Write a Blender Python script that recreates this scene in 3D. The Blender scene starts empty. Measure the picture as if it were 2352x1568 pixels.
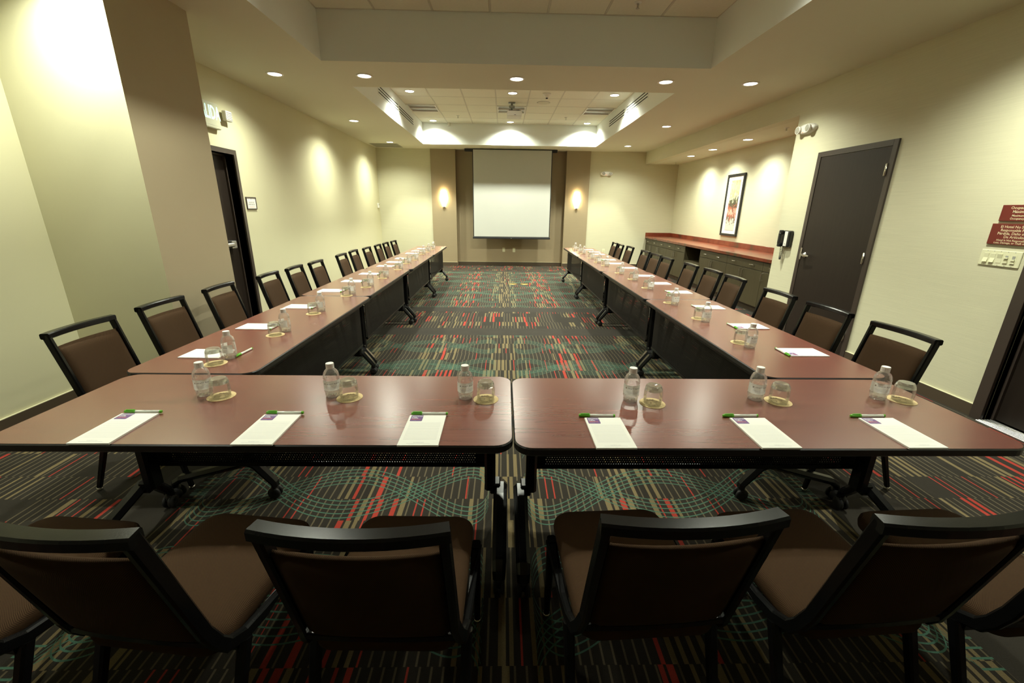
import bpy, bmesh, math, random
from math import sin, cos, pi, radians
from mathutils import Vector, Matrix

S = bpy.context.scene
COL = S.collection
random.seed(7)

# ------------------------------------------------------------------ camera
cd = bpy.data.cameras.new('camera'); cam = bpy.data.objects.new('camera', cd); COL.objects.link(cam)
cd.sensor_fit = 'HORIZONTAL'; cd.sensor_width = 36.0; cd.lens = 972.99 / 2352 * 36.0
cd.clip_start = 0.02; cd.clip_end = 100
R_ = Vector((0.9997323, -0.01915064, 0.01298371)); U_ = Vector((-0.00669458, 0.29773367, 0.9546255))
F_ = Vector((0.02214737, 0.95445687, -0.29752576))
cam.matrix_world = Matrix(((R_.x, U_.x, -F_.x, 0), (R_.y, U_.y, -F_.y, 0), (R_.z, U_.z, -F_.z, 1.516), (0, 0, 0, 1)))
S.camera = cam

# ------------------------------------------------------------------ world, exposure
W = bpy.data.worlds.new('world'); S.world = W; W.use_nodes = True
W.node_tree.nodes['Background'].inputs[0].default_value = (0, 0, 0, 1)
S.view_settings.view_transform = 'Standard'; S.view_settings.look = 'None'
S.view_settings.gamma = 1.0; S.view_settings.use_curve_mapping = False
S.view_settings.exposure = 0.0
S.cycles.max_bounces = 12; S.cycles.diffuse_bounces = 9; S.cycles.glossy_bounces = 4
S.cycles.transmission_bounces = 8; S.cycles.transparent_max_bounces = 32
S.cycles.caustics_reflective = False; S.cycles.caustics_refractive = False
S.cycles.sample_clamp_indirect = 4.0

LAMP_COL = (0.965, 1.0, 0.82)
P_SOFFIT, P_MID, P_COFFER, P_ALCOVE, P_NEAR, P_REAR = 250, 260, 380, 180, 270, 205

def spot(x, y, z, watts, size=144, blend=1.0, col=LAMP_COL, rad=0.045):
    l = bpy.data.lights.new('downlight_lamp', 'SPOT'); l.energy = watts; l.color = col
    l.spot_size = radians(size); l.spot_blend = blend; l.shadow_soft_size = rad
    o = bpy.data.objects.new('downlight_lamp', l); COL.objects.link(o); o.location = (x, y, z)
    return o

# room numbers
XL, XR, YB, YF, H, HC = -3.3, 3.72, 11.93, -5.0, 2.98, 3.44
CX0, CX1 = -1.925, 2.21
C1 = (0.197, 5.157); C2 = (6.15, 11.10)
TZ = 0.74

# ------------------------------------------------------------------ materials
def lin(h):
    h = h.lstrip('#'); c = [int(h[i:i + 2], 16) / 255 for i in (0, 2, 4)]
    return tuple(((v / 12.92) if v <= .04045 else ((v + .055) / 1.055) ** 2.4) for v in c)

def mat(name, col, rough=.5, metal=0., spec=.5, coat=0., emit=None, estr=0., noise=0., nscale=8., nstretch=(1, 1, 1), bump=0., bscale=200., bstretch=(1, 1, 1), coatr=.1):
    m = bpy.data.materials.new(name); m.use_nodes = True
    nt = m.node_tree; b = nt.nodes['Principled BSDF']
    b.inputs['Base Color'].default_value = (*col, 1); b.inputs['Roughness'].default_value = rough
    b.inputs['Metallic'].default_value = metal; b.inputs['Specular IOR Level'].default_value = spec
    b.inputs['Coat Weight'].default_value = coat; b.inputs['Coat Roughness'].default_value = coatr
    if emit:
        b.inputs['Emission Color'].default_value = (*emit, 1); b.inputs['Emission Strength'].default_value = estr
    def coords(st):
        tc = nt.nodes.new('ShaderNodeTexCoord'); mp = nt.nodes.new('ShaderNodeMapping')
        mp.inputs['Scale'].default_value = st
        nt.links.new(tc.outputs['Object'], mp.inputs['Vector']); return mp.outputs[0]
    if noise:
        n = nt.nodes.new('ShaderNodeTexNoise'); n.inputs['Scale'].default_value = nscale; n.inputs['Detail'].default_value = 5
        nt.links.new(coords(nstretch), n.inputs['Vector'])
        mx = nt.nodes.new('ShaderNodeMix'); mx.data_type = 'RGBA'
        mx.inputs['A'].default_value = (*[c * (1 - noise) for c in col], 1); mx.inputs['B'].default_value = (*[min(1, c * (1 + noise)) for c in col], 1)
        nt.links.new(n.outputs['Fac'], mx.inputs['Factor']); nt.links.new(mx.outputs['Result'], b.inputs['Base Color'])
    if bump:
        n = nt.nodes.new('ShaderNodeTexNoise'); n.inputs['Scale'].default_value = bscale; n.inputs['Detail'].default_value = 3
        nt.links.new(coords(bstretch), n.inputs['Vector'])
        bp = nt.nodes.new('ShaderNodeBump'); bp.inputs['Strength'].default_value = bump; bp.inputs['Distance'].default_value = .002
        nt.links.new(n.outputs['Fac'], bp.inputs['Height']); nt.links.new(bp.outputs[0], b.inputs['Normal'])
    return m

CREAM = (.61, .585, .395)
M = {}
M['cream'] = mat('cream_paint', CREAM, .7, spec=.25, noise=.03, nscale=2, bump=.12, bscale=300)
M['wallpaper'] = mat('cream_woven_wallcovering', (.62, .60, .43), .62, spec=.3, noise=.10, nscale=3, nstretch=(1, 1, 60), bump=.35, bscale=6, bstretch=(4, 4, 120))
M['taupe'] = mat('taupe_wallcovering', (.33, .265, .165), .65, spec=.3, noise=.06, nscale=3, nstretch=(1, 1, 60), bump=.25, bscale=6, bstretch=(4, 4, 120))
M['taupe_paint'] = mat('taupe_paint', (.45, .38, .255), .7, spec=.25, noise=.04, nscale=2)
M['soffit'] = mat('soffit_paint', (.70, .69, .54), .75, spec=.2, noise=.02, nscale=2)
M['coffer'] = mat('coffer_white_paint', (.84, .88, .84), .7, spec=.2, noise=.02, nscale=2)
M['tile'] = mat('ceiling_tile', (.84, .83, .70), .9, spec=.1, noise=.05, nscale=40, bump=.3, bscale=120)
M['tee'] = mat('ceiling_tee', (.66, .64, .54), .6)
M['base'] = mat('dark_vinyl_baseboard', (.075, .055, .035), .45)
M['door'] = mat('espresso_wood_door', (.020, .014, .0105), .45, spec=.3, noise=.25, nscale=4, nstretch=(10, 10, 1))
M['doorframe'] = mat('espresso_painted_frame', (.050, .037, .030), .35)
M['chrome'] = mat('satin_chrome', (.75, .74, .70), .22, metal=1.)
M['alu'] = mat('ribbed_aluminium', (.70, .70, .68), .35, metal=1.)
M['black_metal'] = mat('black_powder_coat', (.007, .007, .007), .22, spec=.22, bump=.04, bscale=250)
M['black_plastic'] = mat('black_plastic', (.012, .012, .012), .38)
M['edge'] = mat('black_edge_band', (.012, .012, .012), .33)
M['rubber'] = mat('black_rubber', (.012, .012, .012), .6)
M['white_plastic'] = mat('white_plastic', (.80, .79, .72), .35)
M['sign_plastic'] = mat('ivory_sign_housing', (.50, .50, .37), .45)
M['cream_plastic'] = mat('cream_plastic', (.74, .73, .50), .35)
M['grey_plastic'] = mat('grey_plastic', (.30, .30, .27), .4)
M['paper'] = mat('white_paper', (.86, .86, .80), .8, spec=.15)
M['cap'] = mat('white_cap_plastic', (.85, .85, .80), .4)
M['purple'] = mat('purple_print', (.135, .060, .215), .6)
M['ink'] = mat('dark_ink', (.06, .055, .07), .7)
M['greyink'] = mat('pale_grey_ink', (.45, .44, .50), .7)
M['whiteink'] = mat('white_ink', (.85, .85, .85), .7)
M['redink'] = mat('orange_red_ink', (.75, .16, .10), .7)
M['goldink'] = mat('pale_gold_ink', (.80, .70, .45), .6)
M['green'] = mat('bright_green_plastic', (.13, .50, .03), .3)
M['penbarrel'] = mat('clear_white_barrel', (.82, .84, .76), .25)
M['card'] = mat('tan_pulp_board', (.64, .49, .25), .85, noise=.08, nscale=60)
M['brownink'] = mat('brown_ink', (.16, .10, .05), .8)
M['red_sign'] = mat('dark_red_sign_plastic', (.14, .017, .010), .45)
M['cabinet'] = mat('dark_olive_brown_laminate', (.058, .048, .024), .45, spec=.35, noise=.22, nscale=3, nstretch=(14, 14, 1))
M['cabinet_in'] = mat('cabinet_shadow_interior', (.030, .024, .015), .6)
M['screen'] = mat('matte_white_screen', (.56, .57, .53), .9, spec=.1)
M['screen_black'] = mat('black_screen_border', (.012, .012, .014), .6)
M['brass'] = mat('brass_cover', (.62, .45, .16), .3, metal=1.)
M['slot'] = mat('dark_slot', (.02, .017, .012), .8)
M['lens'] = mat('lit_lens', (1, 1, 1), .5, emit=(1, .97, .86), estr=22)
M['shade'] = mat('glowing_sconce_glass', (1, .95, .85), .5, emit=(1, .80, .46), estr=36)
M['exit_face'] = mat('exit_letters', (.7, 1, .85), .5, emit=(.45, 1.0, .85), estr=1.0)
M['redled'] = mat('red_led', (.8, .1, .05), .4, emit=(1, .12, .05), estr=3)
M['lamp_glass'] = mat('emergency_lamp_glass', (.35, .34, .28), .15, spec=.8)
M['grille_grey'] = mat('grey_vent_metal', (.35, .34, .26), .5)

def wood():
    m = bpy.data.materials.new('mahogany_laminate'); m.use_nodes = True; nt = m.node_tree; b = nt.nodes['Principled BSDF']
    tc = nt.nodes.new('ShaderNodeTexCoord'); mp = nt.nodes.new('ShaderNodeMapping'); mp.inputs['Scale'].default_value = (1.2, 16, 1)
    nt.links.new(tc.outputs['Object'], mp.inputs['Vector'])
    n = nt.nodes.new('ShaderNodeTexNoise'); n.inputs['Scale'].default_value = 2.6; n.inputs['Detail'].default_value = 7; n.inputs['Roughness'].default_value = .62; n.inputs['Distortion'].default_value = .6
    nt.links.new(mp.outputs[0], n.inputs['Vector'])
    r = nt.nodes.new('ShaderNodeValToRGB'); nt.links.new(n.outputs['Fac'], r.inputs[0])
    e = r.color_ramp.elements; e[0].position = .30; e[0].color = (.130, .033, .023, 1); e[1].position = .74; e[1].color = (.190, .053, .035, 1)
    k = r.color_ramp.elements.new(.5); k.color = (.160, .043, .029, 1)
    nt.links.new(r.outputs[0], b.inputs['Base Color'])
    b.inputs['Roughness'].default_value = .27; b.inputs['Specular IOR Level'].default_value = .8
    b.inputs['Coat Weight'].default_value = .6; b.inputs['Coat Roughness'].default_value = .25
    return m
M['wood'] = wood()

def granite():
    m = bpy.data.materials.new('red_granite_laminate'); m.use_nodes = True; nt = m.node_tree; b = nt.nodes['Principled BSDF']
    tc = nt.nodes.new('ShaderNodeTexCoord'); n = nt.nodes.new('ShaderNodeTexNoise'); n.inputs['Scale'].default_value = 2.2; n.inputs['Detail'].default_value = 9; n.inputs['Roughness'].default_value = .68
    nt.links.new(tc.outputs['Object'], n.inputs['Vector'])
    r = nt.nodes.new('ShaderNodeValToRGB'); nt.links.new(n.outputs['Fac'], r.inputs[0])
    e = r.color_ramp.elements; e[0].position = .34; e[0].color = (.060, .045, .022, 1); e[1].position = .68; e[1].color = (.24, .062, .026, 1)
    k = r.color_ramp.elements.new(.46); k.color = (.155, .028, .014, 1)
    nt.links.new(r.outputs[0], b.inputs['Base Color']); b.inputs['Roughness'].default_value = .25
    return m
M['granite'] = granite()

# small expression builder for math nodes
class X:
    nt = None
    def __init__(s, sock): s.s = sock
    @staticmethod
    def op(o, *a):
        n = X.nt.nodes.new('ShaderNodeMath'); n.operation = o
        for i, v in enumerate(a):
            if isinstance(v, X): X.nt.links.new(v.s, n.inputs[i])
            else: n.inputs[i].default_value = v
        return X(n.outputs[0])
    def __add__(s, o): return X.op('ADD', s, o)
    __radd__ = __add__
    def __sub__(s, o): return X.op('SUBTRACT', s, o)
    def __rsub__(s, o): return X.op('SUBTRACT', o, s)
    def __mul__(s, o): return X.op('MULTIPLY', s, o)
    __rmul__ = __mul__
    def __truediv__(s, o): return X.op('DIVIDE', s, o)
    def lt(s, o): return X.op('LESS_THAN', s, o)
    def gt(s, o): return X.op('GREATER_THAN', s, o)
    def floor(s): return X.op('FLOOR', s)
    def fract(s): return X.op('FRACT', s)
    def abs(s): return X.op('ABSOLUTE', s)
    def sin(s): return X.op('SINE', s)
    def max(s, o): return X.op('MAXIMUM', s, o)
    def min(s, o): return X.op('MINIMUM', s, o)
    def acos(s): return X.op('ARCCOSINE', s)
    def between(s, a, b): return s.gt(a) * s.lt(b)
def rnd(a, b, c=0.0):
    v = X.nt.nodes.new('ShaderNodeCombineXYZ')
    for i, q in enumerate((a, b, c)):
        if isinstance(q, X): X.nt.links.new(q.s, v.inputs[i])
        else: v.inputs[i].default_value = q
    w = X.nt.nodes.new('ShaderNodeTexWhiteNoise'); w.noise_dimensions = '3D'
    X.nt.links.new(v.outputs[0], w.inputs['Vector']); return X(w.outputs['Value'])
def mixc(f, a, b):
    n = X.nt.nodes.new('ShaderNodeMix'); n.data_type = 'RGBA'
    X.nt.links.new(f.s, n.inputs['Factor'])
    for nm, v in (('A', a), ('B', b)):
        if isinstance(v, tuple): n.inputs[nm].default_value = (*v, 1)
        else: X.nt.links.new(v, n.inputs[nm])
    return n.outputs['Result']

def carpet():
    m = bpy.data.materials.new('patterned_carpet'); m.use_nodes = True; nt = m.node_tree; X.nt = nt; b = nt.nodes['Principled BSDF']
    tc = nt.nodes.new('ShaderNodeTexCoord'); sp = nt.nodes.new('ShaderNodeSeparateXYZ'); nt.links.new(tc.outputs['Object'], sp.inputs[0])
    x, y = X(sp.outputs[0]), X(sp.outputs[1])
    xc = x - 0.03; ax = xc.abs()
    # rows of uneven length
    wv = y * 4.6 + (y * 6.9).sin() * .17 + (y * 2.3 + 1.0).sin() * .25
    row = wv.floor()
    cw = .041
    u = xc / cw + rnd(row, 3.3) * 1.0
    ci = u.floor(); fu = u.fract()
    ra, rb, rc = rnd(ci, row, 1.5), rnd(ci, row, 7.5), rnd((u / 3).floor(), row, 4.5)
    main_y = y.lt(5.12).max(y.between(6.70, 10.81))
    inner = ax.lt(1.74)
    main = main_y * inner
    other = 1.0 - main
    # zones (main field is mirrored about its centre line)
    z_mid = ax.lt(.22).max(ax.between(1.34, 1.74)) * main
    z_red = ax.between(.52, .92) * main
    p_beige = z_mid * .50 + z_red * .34 + other * .17
    p_red = z_red * .34 + other * .08
    zc = rnd((u / 7).floor(), row, 9.5).gt(.55)
    p_beige = z_mid * .50 + z_red * .30 + other * (zc * .34 + .03)
    p_red = z_red * .23 + other * (zc * .17 + .015)
    is_wide_beige = ra.lt(p_beige)
    is_wide_red = ra.gt(1.0 - p_red)
    wide_w = rb * .45 + .30
    wide = fu.lt(wide_w)
    thin = fu.lt(.19)
    thin_on = main.max(rc.gt(.14))
    thin_red = rb.lt(.14)
    base = (.022, .0185, .0135); beige = (.150, .115, .057); red = (.30, .034, .022); tan = (.098, .080, .049); teal = (.056, .130, .090)
    c = mixc(thin * thin_on, base, mixc(thin_red, tan, (.30, .036, .024)))
    c = mixc(wide * is_wide_beige, c, beige)
    c = mixc(wide * is_wide_red, c, red)
    # teal guilloche lines
    s = ((ax - .10) / 1.56).max(.001).min(.999)
    th = (1.0 - s * 2.0).acos()
    P = .66
    def lines(f, n, pitch, ph, period):
        g = ((y - f + ph) / period).fract() * period
        return g.lt(n * pitch) * (g / pitch).fract().lt(.22)
    t = lines((th * 3.0).sin() * .17, 5, .033, 0., P)
    t = t.max(lines((th * 3.0).sin() * -.17, 5, .033, .05, P))
    t = t.max(lines(th.sin() * .30, 4, .038, .30, P * 2))
    t = t * main * ax.gt(.10)
    c = mixc(t, c, teal)
    # plain bands
    plain = y.between(5.12, 5.45).max(y.between(6.40, 6.70)).max(y.between(10.81, 10.99)).max(ax.between(1.74, 1.97))
    n = nt.nodes.new('ShaderNodeTexNoise'); n.inputs['Scale'].default_value = 6; n.inputs['Detail'].default_value = 4
    nt.links.new(tc.outputs['Object'], n.inputs['Vector'])
    c = mixc(plain, c, mixc(X(n.outputs['Fac']), (.022, .019, .015), (.036, .031, .024)))
    # pile
    n2 = nt.nodes.new('ShaderNodeTexNoise'); n2.inputs['Scale'].default_value = 260; n2.inputs['Detail'].default_value = 2
    nt.links.new(tc.outputs['Object'], n2.inputs['Vector'])
    pile = nt.nodes.new('ShaderNodeMix'); pile.data_type = 'RGBA'; pile.blend_type = 'MULTIPLY'; pile.inputs['Factor'].default_value = 1.0
    nt.links.new(c, pile.inputs['A'])
    g = mixc(X(n2.outputs['Fac']), (.6, .6, .6), (1.35, 1.35, 1.35)); nt.links.new(g, pile.inputs['B'])
    nt.links.new(pile.outputs['Result'], b.inputs['Base Color'])
    b.inputs['Roughness'].default_value = .95; b.inputs['Specular IOR Level'].default_value = .1
    b.inputs['Sheen Weight'].default_value = .07; b.inputs['Sheen Roughness'].default_value = .5
    bp = nt.nodes.new('ShaderNodeBump'); bp.inputs['Strength'].default_value = .3; bp.inputs['Distance'].default_value = .003
    nt.links.new(n2.outputs['Fac'], bp.inputs['Height']); nt.links.new(bp.outputs[0], b.inputs['Normal'])
    return m
M['carpet'] = carpet()

def fabric():
    m = bpy.data.materials.new('brown_woven_upholstery'); m.use_nodes = True; nt = m.node_tree; X.nt = nt; b = nt.nodes['Principled BSDF']
    tc = nt.nodes.new('ShaderNodeTexCoord'); sp = nt.nodes.new('ShaderNodeSeparateXYZ'); nt.links.new(tc.outputs['Object'], sp.inputs[0])
    x, y, z = (X(sp.outputs[i]) for i in range(3))
    k = 2 * pi / .0042
    dots = (x * k).sin() * ((y + z) * k).sin()
    n = nt.nodes.new('ShaderNodeTexNoise'); n.inputs['Scale'].default_value = 1.0; n.inputs['Detail'].default_value = 2
    mp = nt.nodes.new('ShaderNodeMapping'); mp.inputs['Scale'].default_value = (60, 420, 420); nt.links.new(tc.outputs['Object'], mp.inputs['Vector']); nt.links.new(mp.outputs[0], n.inputs['Vector'])
    f = (dots * .5 + .5) * (dots * .5 + .5)
    c = mixc(f, mixc(X(n.outputs['Fac']), (.020, .0098, .0048), (.036, .018, .0085)), (.112, .063, .029))
    nt.links.new(c, b.inputs['Base Color']); b.inputs['Roughness'].default_value = .9; b.inputs['Specular IOR Level'].default_value = .15
    bp = nt.nodes.new('ShaderNodeBump'); bp.inputs['Strength'].default_value = .25; bp.inputs['Distance'].default_value = .001
    nt.links.new(dots.s, bp.inputs['Height']); nt.links.new(bp.outputs[0], b.inputs['Normal'])
    return m
M['fabric'] = fabric()

def perforated():
    m = bpy.data.materials.new('perforated_black_steel'); m.use_nodes = True; nt = m.node_tree; X.nt = nt; b = nt.nodes['Principled BSDF']
    b.inputs['Base Color'].default_value = (.006, .006, .006, 1); b.inputs['Roughness'].default_value = .5; b.inputs['Specular IOR Level'].default_value = .2
    tc = nt.nodes.new('ShaderNodeTexCoord'); sp = nt.nodes.new('ShaderNodeSeparateXYZ'); nt.links.new(tc.outputs['Object'], sp.inputs[0])
    u, v = X(sp.outputs[0]) / .012, X(sp.outputs[2]) / .012
    fu = (u + v.floor() * .5).fract() - .5; fv = v.fract() - .5
    hole = (fu * fu + fv * fv).lt(.075) * X(sp.outputs[0]).abs().lt(.74)
    nt.links.new((1.0 - hole).s, b.inputs['Alpha'])
    return m
M['perf'] = perforated()

def thin_clear(name, tint, refl=.10, rough=.02, haze=.0):
    m = bpy.data.materials.new(name); m.use_nodes = True; nt = m.node_tree
    nt.nodes.remove(nt.nodes['Principled BSDF'])
    t = nt.nodes.new('ShaderNodeBsdfTransparent'); t.inputs[0].default_value = (*tint, 1)
    g = nt.nodes.new('ShaderNodeBsdfGlossy'); g.inputs['Roughness'].default_value = rough; g.inputs['Color'].default_value = (1, 1, 1, 1)
    lw = nt.nodes.new('ShaderNodeLayerWeight'); lw.inputs[0].default_value = .28
    mp = nt.nodes.new('ShaderNodeMapRange'); mp.inputs['To Min'].default_value = refl * .5; mp.inputs['To Max'].default_value = .75
    nt.links.new(lw.outputs['Fresnel'], mp.inputs[0])
    mx = nt.nodes.new('ShaderNodeMixShader'); nt.links.new(mp.outputs[0], mx.inputs[0]); nt.links.new(t.outputs[0], mx.inputs[1]); nt.links.new(g.outputs[0], mx.inputs[2])
    d = nt.nodes.new('ShaderNodeBsdfTranslucent'); d.inputs[0].default_value = (.95, .95, .9, 1)
    d2 = nt.nodes.new('ShaderNodeBsdfDiffuse'); d2.inputs[0].default_value = (.9, .9, .85, 1)
    md = nt.nodes.new('ShaderNodeMixShader'); md.inputs[0].default_value = .5; nt.links.new(d.outputs[0], md.inputs[1]); nt.links.new(d2.outputs[0], md.inputs[2])
    m2 = nt.nodes.new('ShaderNodeMixShader'); m2.inputs[0].default_value = haze; nt.links.new(mx.outputs[0], m2.inputs[1]); nt.links.new(md.outputs[0], m2.inputs[2])  # milky white mixed in; stands in for light the clear parts would refract
    nt.links.new(m2.outputs[0], nt.nodes['Material Output'].inputs[0]); return m
M['pet'] = thin_clear('clear_bottle_plastic', (.975, .975, .97), .13, .03, .07)
M['tumbler'] = thin_clear('clear_tumbler_glass', (.98, .985, .97), .08, .02, .025)
def solid_glass(name, col, ior, rough):
    m = mat(name, col, rough); b = m.node_tree.nodes['Principled BSDF']; b.inputs['Transmission Weight'].default_value = 1; b.inputs['IOR'].default_value = ior; return m
M['glass'] = thin_clear('thick_glass_base', (.95, .97, .93), .85, .02, .11)
M['pet_base'] = thin_clear('ridged_clear_base', (.97, .97, .95), .55, .06, .18)

def label_mat():
    m = bpy.data.materials.new('frosted_bottle_label'); m.use_nodes = True; nt = m.node_tree; nt.nodes.remove(nt.nodes['Principled BSDF'])
    d = nt.nodes.new('ShaderNodeBsdfDiffuse'); d.inputs[0].default_value = (.90, .90, .84, 1)
    t = nt.nodes.new('ShaderNodeBsdfTranslucent'); t.inputs[0].default_value = (1, 1, .95, 1)
    tr = nt.nodes.new('ShaderNodeBsdfTransparent')
    m1 = nt.nodes.new('ShaderNodeMixShader'); m1.inputs[0].default_value = .62; nt.links.new(d.outputs[0], m1.inputs[1]); nt.links.new(t.outputs[0], m1.inputs[2])
    m2 = nt.nodes.new('ShaderNodeMixShader'); m2.inputs[0].default_value = .0; nt.links.new(m1.outputs[0], m2.inputs[1]); nt.links.new(tr.outputs[0], m2.inputs[2])
    nt.links.new(m2.outputs[0], nt.nodes['Material Output'].inputs[0]); return m
M['label'] = label_mat()

def art():
    m = bpy.data.materials.new('abstract_art_print'); m.use_nodes = True; nt = m.node_tree; X.nt = nt; b = nt.nodes['Principled BSDF']
    tc = nt.nodes.new('ShaderNodeTexCoord'); sp = nt.nodes.new('ShaderNodeSeparateXYZ'); nt.links.new(tc.outputs['Object'], sp.inputs[0])
    mp = nt.nodes.new('ShaderNodeMapping'); mp.inputs['Scale'].default_value = (1, 5, 3); nt.links.new(tc.outputs['Object'], mp.inputs['Vector'])
    n = nt.nodes.new('ShaderNodeTexNoise'); n.inputs['Scale'].default_value = 2.2; n.inputs['Detail'].default_value = 6; n.inputs['Distortion'].default_value = 1.6
    nt.links.new(mp.outputs[0], n.inputs['Vector'])
    z = X(sp.outputs[2]); v = (z - 1.17) / .96 + (X(n.outputs['Fac']) - .5) * .62
    r = nt.nodes.new('ShaderNodeValToRGB'); nt.links.new(v.s, r.inputs[0]); cr = r.color_ramp
    stops = [(0.0, (.62, .62, .52)), (.16, (.60, .60, .50)), (.20, (.10, .09, .07)), (.28, (.36, .09, .05)), (.37, (.66, .52, .42)), (.43, (.40, .10, .055)),
             (.52, (.05, .055, .035)), (.60, (.07, .08, .04)), (.64, (.75, .70, .45)), (.74, (.50, .28, .16)), (.85, (.60, .50, .30)), (1.0, (.45, .27, .16))]
    cr.elements[0].color = (*stops[0][1], 1); cr.elements[1].position = 1.0; cr.elements[1].color = (*stops[-1][1], 1)
    for p, c in stops[1:-1]:
        e = cr.elements.new(p); e.color = (*c, 1)
    nt.links.new(r.outputs[0], b.inputs['Base Color']); b.inputs['Roughness'].default_value = .5
    return m
M['art'] = art()

# ------------------------------------------------------------------ mesh helpers
class MB:
    def __init__(s): s.v = []; s.f = []; s.mi = []; s.sm = []; s.mats = []
    def m(s, key):
        if key not in s.mats: s.mats.append(key)
        return s.mats.index(key)
    def add(s, vs, fs, key, smooth=False):
        o = len(s.v); s.v += [tuple(v) for v in vs]; k = s.m(key)
        for f in fs: s.f.append(tuple(i + o for i in f)); s.mi.append(k); s.sm.append(smooth)
        return s
    def box(s, x0, x1, y0, y1, z0, z1, key, bev=0., mtx=None, seg=1):
        if bev:
            bm = bmesh.new(); bmesh.ops.create_cube(bm, size=1)
            for v in bm.verts: v.co = Vector(((x0 + x1) / 2 + v.co.x * (x1 - x0), (y0 + y1) / 2 + v.co.y * (y1 - y0), (z0 + z1) / 2 + v.co.z * (z1 - z0)))
            bmesh.ops.bevel(bm, geom=bm.edges[:], offset=bev, segments=seg, affect='EDGES', profile=.5)
            bm.verts.index_update(); vs = [v.co.copy() for v in bm.verts]; fs = [[v.index for v in f.verts] for f in bm.faces]; bm.free()
        else:
            vs = [Vector((x, y, z)) for z in (z0, z1) for y in (y0, y1) for x in (x0, x1)]
            fs = [(0, 2, 3, 1), (4, 5, 7, 6), (0, 1, 5, 4), (2, 6, 7, 3), (0, 4, 6, 2), (1, 3, 7, 5)]
        if mtx: vs = [mtx @ v for v in vs]
        return s.add(vs, fs, key)
    def quad(s, a, b, c, d, key): return s.add([a, b, c, d], [(0, 1, 2, 3)], key)
    def sweep(s, pts, prof, key, up=(0, 0, 1), closed=False, caps=True, smooth=False, scales=None):
        """prof: list of (a,b): a along side (t x up), b along up'"""
        pts = [Vector(p) for p in pts]; n = len(pts); k = len(prof); vs = []
        for i, p in enumerate(pts):
            if closed: t0 = (p - pts[i - 1]).normalized(); t1 = (pts[(i + 1) % n] - p).normalized()
            else:
                t0 = (p - pts[max(i - 1, 0)]) if i else (pts[1] - p); t1 = (pts[i + 1] - p) if i < n - 1 else t0
                t0 = t0.normalized(); t1 = t1.normalized()
            t = (t0 + t1).normalized(); c = max(.35, t.dot(t1))
            upv = Vector(up)
            if abs(t.dot(upv)) > .98: upv = Vector((0, 1, 0)) if abs(t.y) < .9 else Vector((1, 0, 0))
            side = t.cross(upv).normalized(); u2 = side.cross(t).normalized()
            bend = (t1 - t0)
            bd = bend.normalized() if bend.length > 1e-5 else None
            sc = scales[i] if scales else 1.
            for a, b in prof:
                off = side * a * sc + u2 * b * sc
                if bd is not None: off = off + bd * off.dot(bd) * (1 / c - 1)
                vs.append(p + off)
        fs = []
        for i in range(n if closed else n - 1):
            j = (i + 1) % n
            for q in range(k):
                r = (q + 1) % k; fs.append((i * k + q, i * k + r, j * k + r, j * k + q))
        if caps and not closed: fs += [tuple(range(k - 1, -1, -1)), tuple((n - 1) * k + q for q in range(k))]
        return s.add(vs, fs, key, smooth)
    def tube(s, pts, r, key, n=8, **kw):
        return s.sweep(pts, [(r * cos(2 * pi * i / n), r * sin(2 * pi * i / n)) for i in range(n)], key, smooth=True, **kw)
    def lathe(s, prof, key, n=24, o=(0, 0, 0), axis='z', cap0=True, cap1=True, smooth=True):
        vs = []; k = len(prof)
        for r, h in prof:
            for i in range(n):
                a = 2 * pi * i / n; c, d = r * cos(a), r * sin(a)
                vs.append({'z': (o[0] + c, o[1] + d, o[2] + h), 'x': (o[0] + h, o[1] + c, o[2] + d), 'y': (o[0] + d, o[1] + h, o[2] + c)}[axis])
        fs = [(i * n + j, i * n + (j + 1) % n, (i + 1) * n + (j + 1) % n, (i + 1) * n + j) for i in range(k - 1) for j in range(n)]
        s.add(vs, fs, key, smooth)
        b = len(s.v) - len(vs)
        if cap0: s.f.append(tuple(b + j for j in range(n - 1, -1, -1))); s.mi.append(s.m(key)); s.sm.append(False)
        if cap1: s.f.append(tuple(b + (k - 1) * n + j for j in range(n))); s.mi.append(s.m(key)); s.sm.append(False)
        return s
    def prism(s, outline, z0, z1, key, smooth=False):
        n = len(outline); vs = [(x, y, z0) for x, y in outline] + [(x, y, z1) for x, y in outline]
        fs = [tuple(range(n - 1, -1, -1)), tuple(range(n, 2 * n))] + [(i, (i + 1) % n, n + (i + 1) % n, n + i) for i in range(n)]
        return s.add(vs, fs, key, smooth)
    def text(s, txt, size, key, fn, align='CENTER', bold=0.):
        vs, fs = text_mesh(txt, align, bold)
        return s.add([fn(x * size, y * size) for x, y in vs], fs, key)
    def build(s, name, parent=None, loc=None):
        me = bpy.data.meshes.new(name); me.from_pydata(s.v, [], s.f); me.update()
        for k in s.mats: me.materials.append(M[k])
        me.polygons.foreach_set('material_index', s.mi); me.polygons.foreach_set('use_smooth', s.sm); me.update()
        if not getattr(s, 'keep', False):
            bm = bmesh.new(); bm.from_mesh(me); bmesh.ops.recalc_face_normals(bm, faces=bm.faces[:]); bm.to_mesh(me); bm.free()
        o = bpy.data.objects.new(name, me); COL.objects.link(o)
        if parent is not None: o.parent = parent
        if loc: o.location = loc
        return o

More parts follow.
